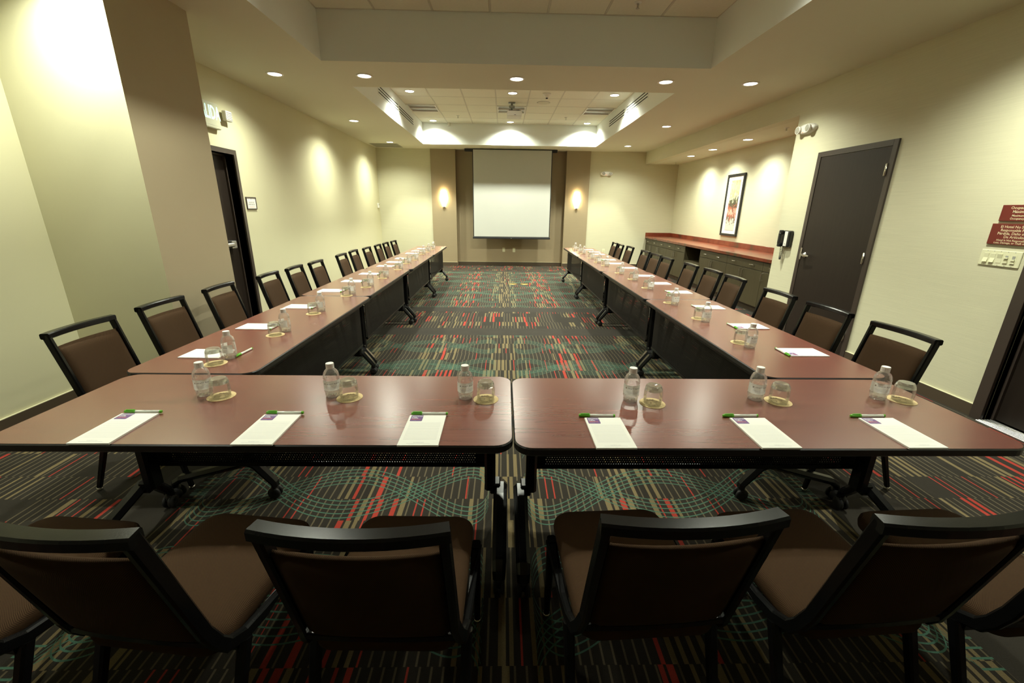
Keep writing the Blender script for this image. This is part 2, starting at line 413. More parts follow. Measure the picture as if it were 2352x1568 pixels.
_tc = {}
def text_mesh(txt, align, bold):
    k = (txt, align, bold)
    if k not in _tc:
        c = bpy.data.curves.new('lettering', 'FONT'); c.body = txt; c.align_x = align; c.align_y = 'CENTER'; c.size = 1; c.resolution_u = 2; c.offset = bold
        o = bpy.data.objects.new('lettering', c); COL.objects.link(o)
        bpy.context.view_layer.update()
        dg = bpy.context.evaluated_depsgraph_get(); me = o.evaluated_get(dg).to_mesh()
        _tc[k] = ([(v.co.x, v.co.y) for v in me.vertices], [tuple(p.vertices) for p in me.polygons])
        o.evaluated_get(dg).to_mesh_clear(); bpy.data.objects.remove(o); bpy.data.curves.remove(c)
    return _tc[k]

def tag(o, label=None, cat=None, group=None, kind=None):
    for k, v in (('label', label), ('category', cat), ('group', group), ('kind', kind)):
        if v: o[k] = v
    return o
def thing(name, label, cat, loc=(0, 0, 0), rz=0., group=None):
    o = bpy.data.objects.new(name, None); COL.objects.link(o); o.location = loc; o.rotation_euler = (0, 0, rz); o.empty_display_size = .1
    return tag(o, label, cat, group)
def struct(name, label=None):
    o = bpy.data.objects.new(name, None); COL.objects.link(o); o['kind'] = 'structure'
    return tag(o, label)
def dup(root, loc=None, rz=None, label=None, group=None):
    def cp(o, par):
        c = o.copy(); COL.objects.link(c); c.parent = par
        for ch in list(o.children): cp(ch, c)
        return c
    r = cp(root, None)
    if loc: r.location = loc
    if rz is not None: r.rotation_euler = (0, 0, rz)
    if label: r['label'] = label
    if group: r['group'] = group
    return r
def rrect(x0, x1, y0, y1, r, n=6):
    out = []
    for cx, cy, a in ((x1 - r, y1 - r, 0), (x0 + r, y1 - r, 90), (x0 + r, y0 + r, 180), (x1 - r, y0 + r, 270)):
        for i in range(n + 1):
            t = radians(a + 90 * i / n); out.append((cx + r * cos(t), cy + r * sin(t)))
    return out
RECT = lambda w, h: [(-w / 2, -h / 2), (w / 2, -h / 2), (w / 2, h / 2), (-w / 2, h / 2)]
def RR(w, h, c): return [(-w/2+c, -h/2), (w/2-c, -h/2), (w/2, -h/2+c), (w/2, h/2-c), (w/2-c, h/2), (-w/2+c, h/2), (-w/2, h/2-c), (-w/2, -h/2+c)]
ORD = ['nearest', 'second', 'third', 'fourth', 'fifth', 'sixth', 'seventh', 'eighth', 'ninth', 'tenth', 'eleventh', 'farthest']

#STRUCTURE
# ================================================================== ROOM SHELL
tag(MB().box(XL - .2, 4.8, YF - .1, 12.3, -.10, 0, 'carpet').build('floor'), kind='structure')['label'] = 'dark patterned carpet with red, tan and teal lines'

wl = struct('wall_left')
D1 = (4.78, 5.655, 2.105)                      # left door opening
b = MB()
b.box(XL - .12, XL, YF, D1[0], 0, 3.1, 'cream').box(XL - .12, XL, D1[1], 12.2, 0, 3.1, 'cream').box(XL - .12, XL, D1[0], D1[1], D1[2], 3.1, 'cream')
b.build('wall_surface', wl)
wc = struct('wall_column', 'square column boxed out from left wall beside the exit door')
b = MB(); b.quad((XL, 3.225, 0), (-2.525, 3.225, 0), (-2.525, 3.225, 3.0), (XL, 3.225, 3.0), 'cream')
b.quad((-2.525, 3.225, 0), (-2.525, 4.03, 0), (-2.525, 4.03, 3.0), (-2.525, 3.225, 3.0), 'taupe_paint')
b.quad((-2.525, 4.03, 0), (XL, 4.03, 0), (XL, 4.03, 3.0), (-2.525, 4.03, 3.0), 'cream')
b.build('column_faces', wc)

wr = struct('wall_right')
D4 = (1.85, 2.885, 2.15)
b = MB()
b.box(XR, XR + .16, YF, D4[0], 0, 3.1, 'wallpaper').box(XR, XR + .16, D4[1], 5.86, 0, 3.1, 'wallpaper').box(XR, XR + .16, D4[0], D4[1], D4[2], 3.1, 'wallpaper')
b.build('wall_surface', wr)
b = MB(); b.box(XR, XR + .16, 5.86, YB + .2, 2.69, 3.1, 'wallpaper'); b.build('alcove_header', wr)
b = MB(); b.box(4.6, 4.72, 5.7, YB + .3, 0, 2.9, 'wallpaper').box(XR + .16, 4.7, 5.74, 5.86, 0, 2.9, 'wallpaper'); b.build('alcove_wall', wr)
b = MB(); b.box(XR + .16, 4.7, 5.75, YB + .2, 2.69, 2.75, 'soffit'); b.build('alcove_soffit', wr)

wb = struct('wall_back')
AC = (-1.905, -1.262, 1.642, 2.268)
b = MB(); b.box(XL - .1, AC[0], YB, YB + .3, 0, 3.1, 'wallpaper').box(AC[3], 4.75, YB, YB + .3, 0, 3.1, 'wallpaper'); b.build('wall_surface', wb)
for x0, x1 in ((AC[0], AC[1]), (AC[2], AC[3])):
    MB().box(x0, x1, YB - .02, YB + .3, 0, 3.1, 'taupe').build('accent_panel', wb)
MB().box(AC[1], AC[2], YB + .16, YB + .3, 0, 3.1, 'taupe').build('recess_panel', wb)
wf = struct('wall_front'); MB().box(XL - .1, XR + .1, YF - .1, YF, 0, 3.1, 'cream').build('wall_surface', wf)

def baseboard(name, segs):
    o = struct(name)
    for (x0, y0, x1, y1, nx, ny) in segs:          # a run with its outward normal
        b = MB(); t = .013; bh = .150 if (x0 == XL and y0 == YF) else .098
        xs = sorted((x0, x1, x0 + nx * t, x1 + nx * t)); ys = sorted((y0, y1, y0 + ny * t, y1 + ny * t))
        b.box(xs[0], xs[-1], ys[0], ys[-1], 0, bh, 'base')
        b.box(xs[0], xs[-1], ys[0], ys[-1], bh, bh + .004, 'cream')  # thin cream strip paints in the lit top edge
        b.build('baseboard_run', o)
baseboard('baseboard_left', [(XL, YF, XL, 3.225, 1, 0), (XL, 3.225, -2.525, 3.225, 0, -1), (-2.525, 3.225, -2.525, 4.03, 1, 0), (XL, 4.03, XL, D1[0] - .055, 1, 0), (XL, D1[1] + .055, XL, YB, 1, 0)])
baseboard('baseboard_right', [(XR, 2.965, XR, 4.276, -1, 0), (XR, 5.35, XR, 5.86, -1, 0), (XR, YF, XR, 1.77, -1, 0)])
baseboard('baseboard_back', [(XL, YB, AC[0], YB, 0, -1), (AC[0], YB - .02, AC[1], YB - .02, 0, -1), (AC[1], YB + .16, AC[2], YB + .16, 0, -1), (AC[2], YB - .02, AC[3], YB - .02, 0, -1), (AC[3], YB, 3.95, YB, 0, -1)])

# ceiling: soffit, two coffers with lay-in tiles
ce = struct('ceiling')
b = MB(); xs = [XL - .1, CX0, CX1, XR + .05]; ys = [YF - .05, C1[0], C1[1], C2[0], C2[1], YB + .25]
for i in range(3):
    for j in range(5):
        if i == 1 and j in (1, 3): continue
        b.quad((xs[i], ys[j], H), (xs[i + 1], ys[j], H), (xs[i + 1], ys[j + 1], H), (xs[i], ys[j + 1], H), 'soffit')
b.build('soffit', ce)
for y0, y1 in (C1, C2):
    b = MB()
    b.quad((CX0, y0, H), (CX0, y1, H), (CX0, y1, HC + .02), (CX0, y0, HC + .02), 'coffer').quad((CX1, y0, H), (CX1, y1, H), (CX1, y1, HC + .02), (CX1, y0, HC + .02), 'coffer')
    b.quad((CX0, y0, H), (CX1, y0, H), (CX1, y0, HC + .02), (CX0, y0, HC + .02), 'coffer').quad((CX0, y1, H), (CX1, y1, H), (CX1, y1, HC + .02), (CX0, y1, HC + .02), 'coffer')
    b.build('coffer_side', ce)
    b = MB(); b.box(CX0 - .02, CX1 + .02, y0 - .02, y1 + .02, HC + .012, HC + .03, 'tile'); b.build('deck', ce)
TX = [CX0, -1.33, -.74, -.15, .44, 1.03, 1.62, CX1]
TP = (C2[1] - C2[0]) / 8
_tm = {}
def tile(ix, y0):
    x0, x1 = TX[ix], TX[ix + 1]; w = x1 - x0 - .018; k = (round(w, 3))
    if k not in _tm:
        o = MB().box(-w / 2, w / 2, -(TP - .018) / 2, (TP - .018) / 2, 0, .012, 'tile', bev=.004).build('ceiling_tile', ce); _tm[k] = o.data
    else:
        o = bpy.data.objects.new('ceiling_tile', _tm[k]); COL.objects.link(o); o.parent = ce
    o.location = ((x0 + x1) / 2, y0 + TP / 2, HC - .001 + random.uniform(0, .0015))
FIX = [(0, 5), (3, 5), (6, 5)]
for cy in (C1, C2):
    b = MB()
    for x in TX[1:-1]: b.box(x - .0085, x + .0085, cy[0], cy[1], HC - .001, HC + .012, 'tee')
    for j in range(9): b.box(CX0, CX1, cy[0] + j * TP - .0085, cy[0] + j * TP + .0085, HC - .001, HC + .012, 'tee')
    b.box(CX0, CX0 + .012, cy[0], cy[1], HC - .001, HC + .012, 'tee').box(CX1 - .012, CX1, cy[0], cy[1], HC - .001, HC + .012, 'tee')
    b.build('tee_grid', ce)
    for i in range(7):
        for j in range(8):
            if cy is C2 and (i, j) in FIX: continue
            tile(i, cy[0] + j * TP)

#OPENINGS
# ================================================================== DOORS
d = struct('door_1', 'dark emergency exit door recessed in left wall behind the column')
b = MB(); fw = .055
b.box(XL - .13, XL + .018, D1[1], D1[1] + fw, 0, D1[2] + fw, 'doorframe').box(XL - .13, XL + .018, D1[0] - fw, D1[0], 0, D1[2] + fw, 'doorframe').box(XL - .13, XL + .018, D1[0], D1[1], D1[2], D1[2] + fw, 'doorframe')
b.box(XL - .115, XL - .09, D1[1] - .02, D1[1], 0, D1[2], 'doorframe').box(XL - .115, XL - .09, D1[0], D1[0] + .02, 0, D1[2], 'doorframe').box(XL - .115, XL - .09, D1[0], D1[1], D1[2] - .02, D1[2], 'doorframe')
b.build('door_frame', d)
MB().box(XL - .165, XL - .115, D1[0] - .01, D1[1] + .01, 0, D1[2] + .01, 'door').build('door_leaf', d)
b = MB(); b.box(XL - .115, XL - .045, 5.43, 5.52, 1.0, 1.10, 'alu', bev=.012, seg=2).box(XL - .09, XL - .03, 4.86, 5.46, 1.03, 1.075, 'alu', bev=.01).box(XL - .115, XL - .045, 4.83, 4.89, 1.0, 1.10, 'alu', bev=.012); b.build('push_bar', d)

d = struct('door_2', 'closed espresso door with lever handle in right wall beside the telephone')
b = MB(); y0, y1, zt = 4.276, 5.35, 2.20
b.box(XR - .02, XR, y0, y0 + .055, 0, zt, 'doorframe', bev=.002).box(XR - .02, XR, y1 - .06, y1, 0, zt, 'doorframe', bev=.002).box(XR - .02, XR, y0 + .055, y1 - .06, zt - .055, zt, 'doorframe')
b.build('door_frame', d)
MB().box(XR - .014, XR, y0 + .059, y1 - .064, .012, zt - .059, 'door').build('door_leaf', d)
for z in (.25, 1.08, 1.93):
    b = MB(); b.box(XR - .022, XR - .012, y0 + .056, y0 + .082, z - .055, z + .055, 'chrome').lathe([(.008, -.058), (.008, .058)], 'chrome', 10, (XR - .026, y0 + .06, z)); b.build('hinge', d)
b = MB(); b.lathe([(.034, 0), (.034, -.012), (.02, -.016), (.014, -.05), (.014, -.06)], 'chrome', 16, (XR - .014, 5.215, 1.03), 'x')
b.sweep([(XR - .066, 5.225, 1.03), (XR - .068, 5.15, 1.03), (XR - .062, 5.085, 1.025)], RR(.016, .022, .005), 'chrome', scales=[1, .95, .8])
b.build('lever_handle', d)
MB().box(XR - .022, XR - .012, 5.275, 5.30, .97, 1.11, 'chrome').build('strike_plate', d)

d = struct('door_3', 'dark doorway with metal threshold in right wall near the camera')
b = MB(); y0, y1, zt = D4
b.box(XR - .022, XR + .02, y1, y1 + .08, 0, zt + .08, 'doorframe', bev=.002).box(XR - .022, XR + .02, y0 - .08, y0, 0, zt + .08, 'doorframe', bev=.002).box(XR - .022, XR + .02, y0, y1, zt, zt + .08, 'doorframe')
b.box(XR + .02, XR + .17, y1, y1 + .03, 0, zt, 'doorframe').box(XR + .02, XR + .17, y0 - .03, y0, 0, zt, 'doorframe').box(XR + .02, XR + .17, y0, y1, zt, zt + .03, 'doorframe').box(XR + .06, XR + .08, y1 - .02, y1, 0, zt, 'doorframe')
b.build('door_frame', d)
MB().box(XR + .08, XR + .125, y0, y1, .02, zt, 'door').build('door_leaf', d)
b = MB()
for i in range(6): b.box(XR - .055 + i * .022, XR - .037 + i * .022, y0, y1, 0, .012, 'alu', bev=.003)
b.box(XR - .058, XR + .085, y0, y1, 0, .007, 'alu'); b.build('threshold', d)

#LIGHTS
# ================================================================== DOWNLIGHTS
def downlight_proto():
    t = thing('downlight', 'x', 'light')
    b = MB(); b.lathe([(.071, -.001), (.076, -.009), (.094, -.006), (.096, 0)], 'white_plastic', 28, cap0=False, cap1=False); b.build('trim_ring', t)
    b = MB(); b.lathe([(.072, -.002), (.072, -.0035)], 'lens', 24); b.build('lens', t)
    return t
DLP = downlight_proto(); dl_used = [False]
def downlight(x, y, z, label, group, watts, **kw):
    if not dl_used[0]:
        dl_used[0] = True; o = DLP; o.location = (x, y, z); o['label'] = label; o['group'] = group
    else: o = dup(DLP, (x, y, z), 0, label, group)
    spot(x, y, z - .02, watts, **kw)
G = 'recessed downlights in the soffit'
for i, y in enumerate((5.66, 8.38, 10.87)):
    w = ('nearest', 'middle', 'farthest')[i]
    downlight(-2.66, y, H, f'lit recessed downlight in the soffit along the left wall, {w} of three', G, P_SOFFIT * (.74 if i == 0 else 1.))
    downlight(2.925, y, H, f'lit recessed downlight in the soffit along the right side, {w} of three', G, P_SOFFIT)
for x, w in ((-1.63, 'left'), (.145, 'center'), (1.91, 'right')):
    downlight(x, 5.66, H, f'lit recessed downlight in the cross beam between the coffers, {w} one', G, P_MID)
for y, r in ((8.28, 'near'), (10.82, 'far')):
    for x, w in ((-1.63, 'left'), (.145, 'center'), (1.92, 'right')):
        downlight(x, y, HC - .001, f'lit recessed downlight among the coffer ceiling tiles, {r} row, {w} one', 'downlights in the far coffer', P_COFFER)
for i, (x, y) in enumerate(((4.10, 7.73), (4.10, 8.98), (4.12, 10.04))):
    downlight(x, y, 2.69, f"lit downlight above the red counter, {('nearest', 'middle', 'farthest')[i]} of three", 'alcove downlights', P_ALCOVE)
for x, w in ((-2.66, 'left'), (2.925, 'right')):
    downlight(x, 2.95, H, f'lit recessed downlight in the soffit above the near tables by the {w} wall', G, P_NEAR * (.72 if w == 'left' else 1.05))
    downlight(x, .24, H, f'added unseen downlight in the soffit beside the camera by the {w} wall', G, P_NEAR * .35)  # side pair added out of view to brighten the near end

for x, w in ((-1.63, 'left'), (.145, 'center'), (1.92, 'right')):
    downlight(x, 2.987, HC - .001, f'added unseen downlight in the near coffer above the front tables, {w} one', 'added downlights in the near coffer', P_REAR)  # unseen row added because the near tables came out too dark

# sconces
def sconce(x, label):
    t = thing('wall_sconce', label, 'light', (x, YB - .02, 1.76), 0, 'wall sconces beside the screen')
    b = MB(); n = 12; prof = [(.035, -.20), (.055, -.14), (.105, .0), (.085, .12), (.075, .20)]; vs = []
    for r, h in prof:
        for i in range(n + 1):
            a = pi + pi * i / n; vs.append((r * cos(a), -.012 + r * .85 * sin(a), h))
    fs = [(i * (n + 1) + j, i * (n + 1) + j + 1, (i + 1) * (n + 1) + j + 1, (i + 1) * (n + 1) + j) for i in range(4) for j in range(n)]
    b.add(vs, fs, 'shade', True); b.build('glass_shade', t)
    b = MB(); b.box(-.05, .05, -.012, 0, -.16, .16, 'chrome', bev=.003); b.build('back_plate', t)
    b = MB(); b.lathe([(.006, -.24), (.022, -.225), (.032, -.205), (.034, -.195)], 'chrome', 14, (0, -.03, 0)); b.build('finial', t)
sconce(-1.585, 'glowing white glass wall sconce on taupe panel left of the screen')
sconce(1.955, 'glowing white glass wall sconce on taupe panel right of the screen')

#CEILING FIXTURES
def troffer(ix, label):
    x0, x1 = TX[ix] + .012, TX[ix + 1] - .012; y0 = C2[0] + 5 * TP; y1 = y0 + TP; cx = (x0 + x1) / 2; cy = (y0 + y1) / 2
    t = thing('ceiling_panel_light', label, 'light fixture', (cx, cy, HC), 0, 'unlit square ceiling fixtures')
    hx, hy = (x1 - x0) / 2, TP / 2 - .012
    b = MB(); b.box(-hx, hx, -hy, -hy + .02, -.012, .01, 'white_plastic').box(-hx, hx, hy - .02, hy, -.012, .01, 'white_plastic').box(-hx, -hx + .02, -hy + .02, hy - .02, -.012, .01, 'white_plastic').box(hx - .02, hx, -hy + .02, hy - .02, -.012, .01, 'white_plastic')
    b.box(-hx + .02, hx - .02, -.02, .02, -.012, .01, 'white_plastic'); b.build('frame', t)
    for s in (-1, 1):
        c = s * (hy / 2); w = hy / 2 - .02
        b = MB(); b.quad((-hx + .03, c - w, -.004), (hx - .03, c - w, -.004), (hx - .03, c + w, .010), (-hx + .03, c + w, .010), 'grey_plastic')
        b.quad((-hx + .02, c - w, -.004), (hx - .02, c - w, -.004), (hx - .02, c - w - .012, -.012), (-hx + .02, c - w - .012, -.012), 'white_plastic')
        b.build('diffuser_panel', t)
troffer(0, 'unlit square fixture with two grey panels in coffer tiles, left one')
troffer(3, 'unlit square fixture with two grey panels in coffer tiles, behind the projector')
troffer(6, 'unlit square fixture with two grey panels in coffer tiles, right one')

def slot_grille(x, nx, y0, y1, label):
    t = thing('slot_diffuser', label, 'vent', (x, (y0 + y1) / 2, 3.245), 0, 'slot diffusers in the coffer sides'); h = (y1 - y0) / 2; t1 = nx * .006
    xs = sorted((0, t1))
    b = MB(); b.box(xs[0], xs[1], -h, h, -.075, .075, 'coffer'); b.build('frame', t)
    for k in (-1, 0, 1):
        xs2 = sorted((t1, t1 + nx * .0015)); MB().box(xs2[0], xs2[1], -h + .02, h - .02, k * .044 - .009, k * .044 + .009, 'slot').build('slot', t)
slot_grille(CX0, 1, 7.33, 8.62, 'white three slot air diffuser on left coffer side, nearer one')
slot_grille(CX0, 1, 8.68, 9.98, 'white three slot air diffuser on left coffer side, farther one')
slot_grille(CX1, -1, 7.28, 8.50, 'white three slot air diffuser on right coffer side, nearer one')
slot_grille(CX1, -1, 8.60, 9.80, 'white three slot air diffuser on right coffer side, farther one')
t = thing('ceiling_vent', 'flat grey return grille in soffit at the far left corner', 'vent', (-2.88, 11.42, H))
MB().box(-.33, .33, -.31, .31, -.008, -.001, 'grille_grey', bev=.002).build('frame', t)
for i in range(14): MB().box(-.30, .30, -.29 + i * .0415, -.29 + i * .0415 + .02, -.012, -.007, 'grille_grey').build('louver', t)

t = thing('smoke_detector', 'conical beige smoke detector on coffer tile right of the projector', 'detector', (.74, 8.28, HC - .001))
MB().lathe([(.075, 0), (.075, -.012), (.062, -.022)], 'white_plastic', 24, cap0=False).build('mounting_base', t)
MB().lathe([(.060, -.022), (.028, -.060), (.022, -.066)], 'white_plastic', 24, cap0=False).build('cone', t)
MB().lathe([(.022, -.066), (.018, -.078), (.0, -.080)], 'slot', 16, cap0=False, cap1=False).build('sensor_tip', t)
t = thing('ceiling_speaker', 'round flush ceiling speaker in coffer tile right of the projector', 'speaker', (.74, 8.93, HC - .001))
MB().lathe([(.125, 0), (.125, -.006), (.112, -.008)], 'tee', 32, cap0=False).build('rim', t)
MB().lathe([(.105, -.0085), (.06, -.011), (.0, -.011)], 'soffit', 32, cap0=False, cap1=False).build('grille', t)
def sprinkler(x, y, z, label):
    t = thing('fire_sprinkler', label, 'sprinkler', (x, y, z), 0, 'ceiling sprinklers')
    MB().lathe([(.035, 0), (.032, -.006), (.012, -.008)], 'white_plastic', 16, cap0=False).build('escutcheon', t)
    b = MB(); b.box(-.012, -.006, -.003, .003, -.045, -.008, 'chrome').box(.006, .012, -.003, .003, -.045, -.008, 'chrome').lathe([(.004, -.04), (.004, -.008)], 'chrome', 6); b.build('frame_arms', t)
    MB().lathe([(.018, -.049), (.018, -.046)], 'chrome', 12).build('deflector', t)
sprinkler(-1.0, 10.23, HC - .001, 'small pendant sprinkler in far coffer, left of the projector')
sprinkler(1.345, 10.23, HC - .001, 'small pendant sprinkler in far coffer, right of the projector')
sprinkler(1.288, 4.86, HC - .001, 'small pendant sprinkler in the near coffer above the camera')
sprinkler(4.07, 6.66, 2.69, 'small pendant sprinkler under alcove soffit, near the wall corner')
sprinkler(4.26, 11.25, 2.69, 'small pendant sprinkler under alcove soffit at the far end')
t = thing('ceiling_sensor', 'tiny white sensor at the far edge of the coffer, left side', 'sensor', (-1.30, C2[1] - .04, HC - .03))
MB().box(-.03, .03, -.03, .038, -.03, .029, 'white_plastic', bev=.006).build('sensor_body', t)
MB().lathe([(.014, -.036), (.014, -.029)], 'grey_plastic', 10).build('sensor_eye', t)

t = thing('projector', 'white projector hanging from the far coffer ceiling', 'projector', (.195, 9.03, 3.245))
MB().box(-.14, .14, -.16, .16, -.045, .045, 'white_plastic', bev=.012, seg=2).build('body', t)
MB().lathe([(.035, .158), (.035, .18), (.028, .182)], 'black_plastic', 16, (-.06, 0, 0), 'y', cap0=False).build('lens', t)
b = MB(); b.box(-.11, .12, -.10, .10, .046, .062, 'black_plastic')
for x0, y0 in ((-.10, -.13), (.09, -.13), (.09, .11), (-.10, .11)): b.sweep([(0, 0, .075), (x0, y0, .055)], RECT(.02, .012), 'black_plastic')
b.build('bracket', t)
b = MB(); b.lathe([(.022, .06), (.022, .19)], 'grey_plastic', 14, (-.05, -.05, 0)).box(-.115, .015, -.11, .01, .180, .194, 'grey_plastic', bev=.004).box(-.105, .005, -.10, .0, .10, .14, 'grey_plastic', bev=.006); b.build('ceiling_mount', t)
MB().box(-.008, .03, -.1615, -.158, -.035, -.028, 'slot').build('badge', t)

#SCREEN
t = thing('projection_screen', 'white pull-down projection screen with black border on far wall', 'screen', (.213, 11.72, 0))
MB().box(-1.015, 1.03, -.004, .002, .80, 2.96, 'screen_black').build('border', t)
MB().box(-.995, 1.01, -.007, -.003, .815, 2.955, 'screen').build('fabric', t)
b = MB(); b.box(-1.03, 1.045, -.025, .012, .755, .80, 'screen_black', bev=.006); b.box(-.02, .02, -.0265, -.025, .768, .777, 'grey_plastic'); b.build('weight_bar', t)
MB().box(-1.215, 1.155, .004, .12, 2.915, 2.975, 'screen_black', bev=.004).build('case', t)

#WALL FITTINGS
def outlet(x, y, z, label):
    t = thing('wall_outlet', label, 'outlet', (x, y, z), 0, 'outlets on the far wall')
    MB().box(-.036, .036, -.006, 0, -.058, .058, 'cream_plastic', bev=.003).build('cover_plate', t)
    for s in (-1, 1):
        b = MB(); b.prism(rrect(-.017, .017, -.014, .014, .006, 3), 0, .003, 'cream_plastic'); b.v = [(p[0], -.006 - p[2], p[1] + s * .02) for p in b.v]
        b.box(-.008, -.005, -.0096, -.009, s * .02 - .004, s * .02 + .006, 'slot').box(.005, .008, -.0096, -.009, s * .02 - .004, s * .02 + .006, 'slot'); b.build('receptacle', t)
outlet(.015, YB + .16, .435, 'cream wall outlet under the screen, left of the pair')
outlet(.30, YB + .16, .43, 'cream wall outlet under the screen, right of the pair')
outlet(2.78, YB, .44, 'cream wall outlet on far wall behind the right tables')
t = thing('thermostat', 'small white thermostat on left wall at the far corner', 'thermostat', (XL, 11.75, 1.567))
MB().box(0, .03, -.05, .05, -.06, .06, 'white_plastic', bev=.006).build('housing', t)
MB().box(.03, .032, -.025, .025, .005, .04, 'grey_plastic').build('display', t)

def emergency_light(loc, rz, label):
    t = thing('emergency_light', label, 'emergency light', loc, rz, 'twin head emergency lights')      # faces -y in its own frame
    b = MB(); out = [(.165 * cos(a), .058 * sin(a)) for a in [2 * pi * i / 28 for i in range(28)]]
    vs = []; rings = [(1, 0), (1, .025), (.92, .045), (.72, .056)]
    for sc, dd in rings: vs += [(x * sc, -dd, z * sc) for x, z in out]
    fs = [(i * 28 + j, i * 28 + (j + 1) % 28, (i + 1) * 28 + (j + 1) % 28, (i + 1) * 28 + j) for i in range(3) for j in range(28)] + [tuple(84 + j for j in range(28))]
    b.add(vs, fs, 'white_plastic', True); b.build('housing', t)
    for s in (-1, 1):
        b = MB(); b.lathe([(.02, .02), (.042, -.008), (.044, -.030)], 'white_plastic', 20, (s * .088, -.052, -.004), 'y'); o = b.build('lamp_head', t)
        MB().lathe([(.038, -.0305), (.032, -.035), (0, -.037)], 'lamp_glass', 18, (s * .088, -.052, -.004), 'y', cap0=False, cap1=False).build('lamp_lens', o)
    MB().box(-.02, -.010, -.058, -.052, -.040, -.031, 'redled').build('indicator', t)
emergency_light((XR, 5.64, 2.50), -pi / 2, 'white twin head emergency light above door on right wall')
emergency_light((2.705, YB, 2.445), 0, 'white twin head emergency light high on far wall')

t = thing('exit_sign', 'white exit sign with glowing SALIDA letters above the left door', 'sign', (XL, 5.255, 2.475))
MB().box(0, .055, -.19, .19, -.135, .135, 'sign_plastic', bev=.012, seg=2).build('housing', t)
b = MB(); b.text('SALIDA', .145, 'exit_face', lambda x, y: (.0565, x * .80, y * 1.35 + .02), bold=.012); b.build('lettering', t)
MB().box(.055, .0562, -.18, .18, -.105, -.1035, 'grey_plastic').build('seam', t)
t = thing('remote_lamp', 'small white emergency lamp head beside the exit sign', 'emergency light', (XL, 5.60, 2.515))
MB().box(0, .02, -.035, .035, -.035, .035, 'grey_plastic', bev=.004).build('mount', t)
MB().box(.02, .075, -.06, .06, -.055, .055, 'white_plastic', bev=.012, seg=2).build('lamp_head', t)
b = MB()
for i in range(5): b.box(.075, .0775, -.048, .048, -.042 + i * .018, -.034 + i * .018, 'lamp_glass')
b.build('lens', t)

t = thing('framed_sign', 'small framed emergency exit sign beside the left door', 'sign', (XL, 5.885, 1.549))
b = MB(); hw, hh = .112, .076
b.box(0, .014, -hw, hw, hh - .011, hh, 'doorframe').box(0, .014, -hw, hw, -hh, -hh + .011, 'doorframe').box(0, .014, -hw, -hw + .011, -hh + .011, hh - .011, 'doorframe').box(0, .014, hw - .011, hw, -hh + .011, hh - .011, 'doorframe'); b.build('frame', t)
MB().box(0, .008, -hw + .011, hw - .011, -hh + .011, hh - .011, 'paper').build('card', t)
b = MB(); P_ = lambda dy: (lambda x, y: (.0085, x, y + dy))
b.box(.008, .0085, -.004, .004, .046, .060, 'ink')
b.text('SALIDA DE', .024, 'ink', P_(.008)); b.text('EMERGENCIA', .024, 'ink', P_(-.018)); b.text('EMERGENCY EXIT', .016, 'redink', P_(-.048)); b.build('lettering', t)

def red_sign(y0, y1, z0, z1, lines, label):
    cy, cz = (y0 + y1) / 2, (z0 + z1) / 2
    t = thing('wall_sign', label, 'sign', (XR, cy, cz))
    MB().box(-.012, 0, -(y1 - y0) / 2, (y1 - y0) / 2, -(z1 - z0) / 2, (z1 - z0) / 2, 'red_sign', bev=.002).build('plaque', t)
    b = MB()
    for txt, sz, z in lines: b.text(txt, sz, 'goldink', (lambda zz: (lambda x, y: (-.0128, -x, y + zz)))(z), bold=.008)
    b.build('lettering', t)
red_sign(2.995, 3.232, 1.481, 1.595, [('Ocupación', .027, .036), ('Máxima', .027, .009), ('Maximum', .020, -.018), ('Occupancy', .020, -.039)], 'dark red occupancy sign on right wall, upper of two')
red_sign(2.915, 3.261, 1.313, 1.462, [('El Hotel No Se Hace', .026, .053), ('Responsable Por La', .026, .029), ('Pérdida, Daño o Robo', .026, .005), ('De Artículos.', .026, -.019), ('Hotel Is Not Responsible for', .019, -.043), ('Loss, Damage, or Theft of Items', .019, -.061)], 'dark red liability notice on right wall, above the light switches')
t = thing('switch_plate', 'cream five gang light switch plate on right wall under the red signs', 'light switch', (XR, 3.141, 1.213))
b = MB(); b.box(-.008, 0, -.136, .136, -.058, .058, 'cream_plastic', bev=.003)
for i in range(5):
    for s in (-1, 1): b.lathe([(.003, -.0088), (.003, -.008)], 'grey_plastic', 6, (0, .092 - i * .046, s * .050), 'x')
b.build('cover_plate', t)
for i in range(5):
    y = .092 - i * .046
    b = MB()
    if i < 3:
        hi, lo = ((-.011, -.017) if i < 2 else (-.015, -.010))
        b.add([(-.008, y - .016, .034), (-.008, y + .016, .034), (hi, y - .016, .033), (hi, y + .016, .033), (-.0095, y - .016, 0), (-.0095, y + .016, 0), (lo, y - .016, -.032), (lo, y + .016, -.032), (-.008, y - .016, -.034), (-.008, y + .016, -.034)],
              [(0, 1, 3, 2), (2, 3, 5, 4), (4, 5, 7, 6), (6, 7, 9, 8), (0, 2, 4), (1, 5, 3), (4, 6, 8), (5, 9, 7)], 'cream_plastic'); b.build('rocker_switch', t)
    else:
        b.box(-.0095, -.008, y - .016, y + .016, -.034, .034, 'cream_plastic').box(-.010, -.0094, y - .010, y + .010, -.004, .024, 'grey_plastic').box(-.018, -.0094, y - .013, y + .013, .002 if i == 3 else -.01, .012 if i == 3 else 0, 'cream_plastic').box(-.014, -.0094, y - .013, y + .013, -.030, -.016, 'cream_plastic'); b.build('slider_switch', t)

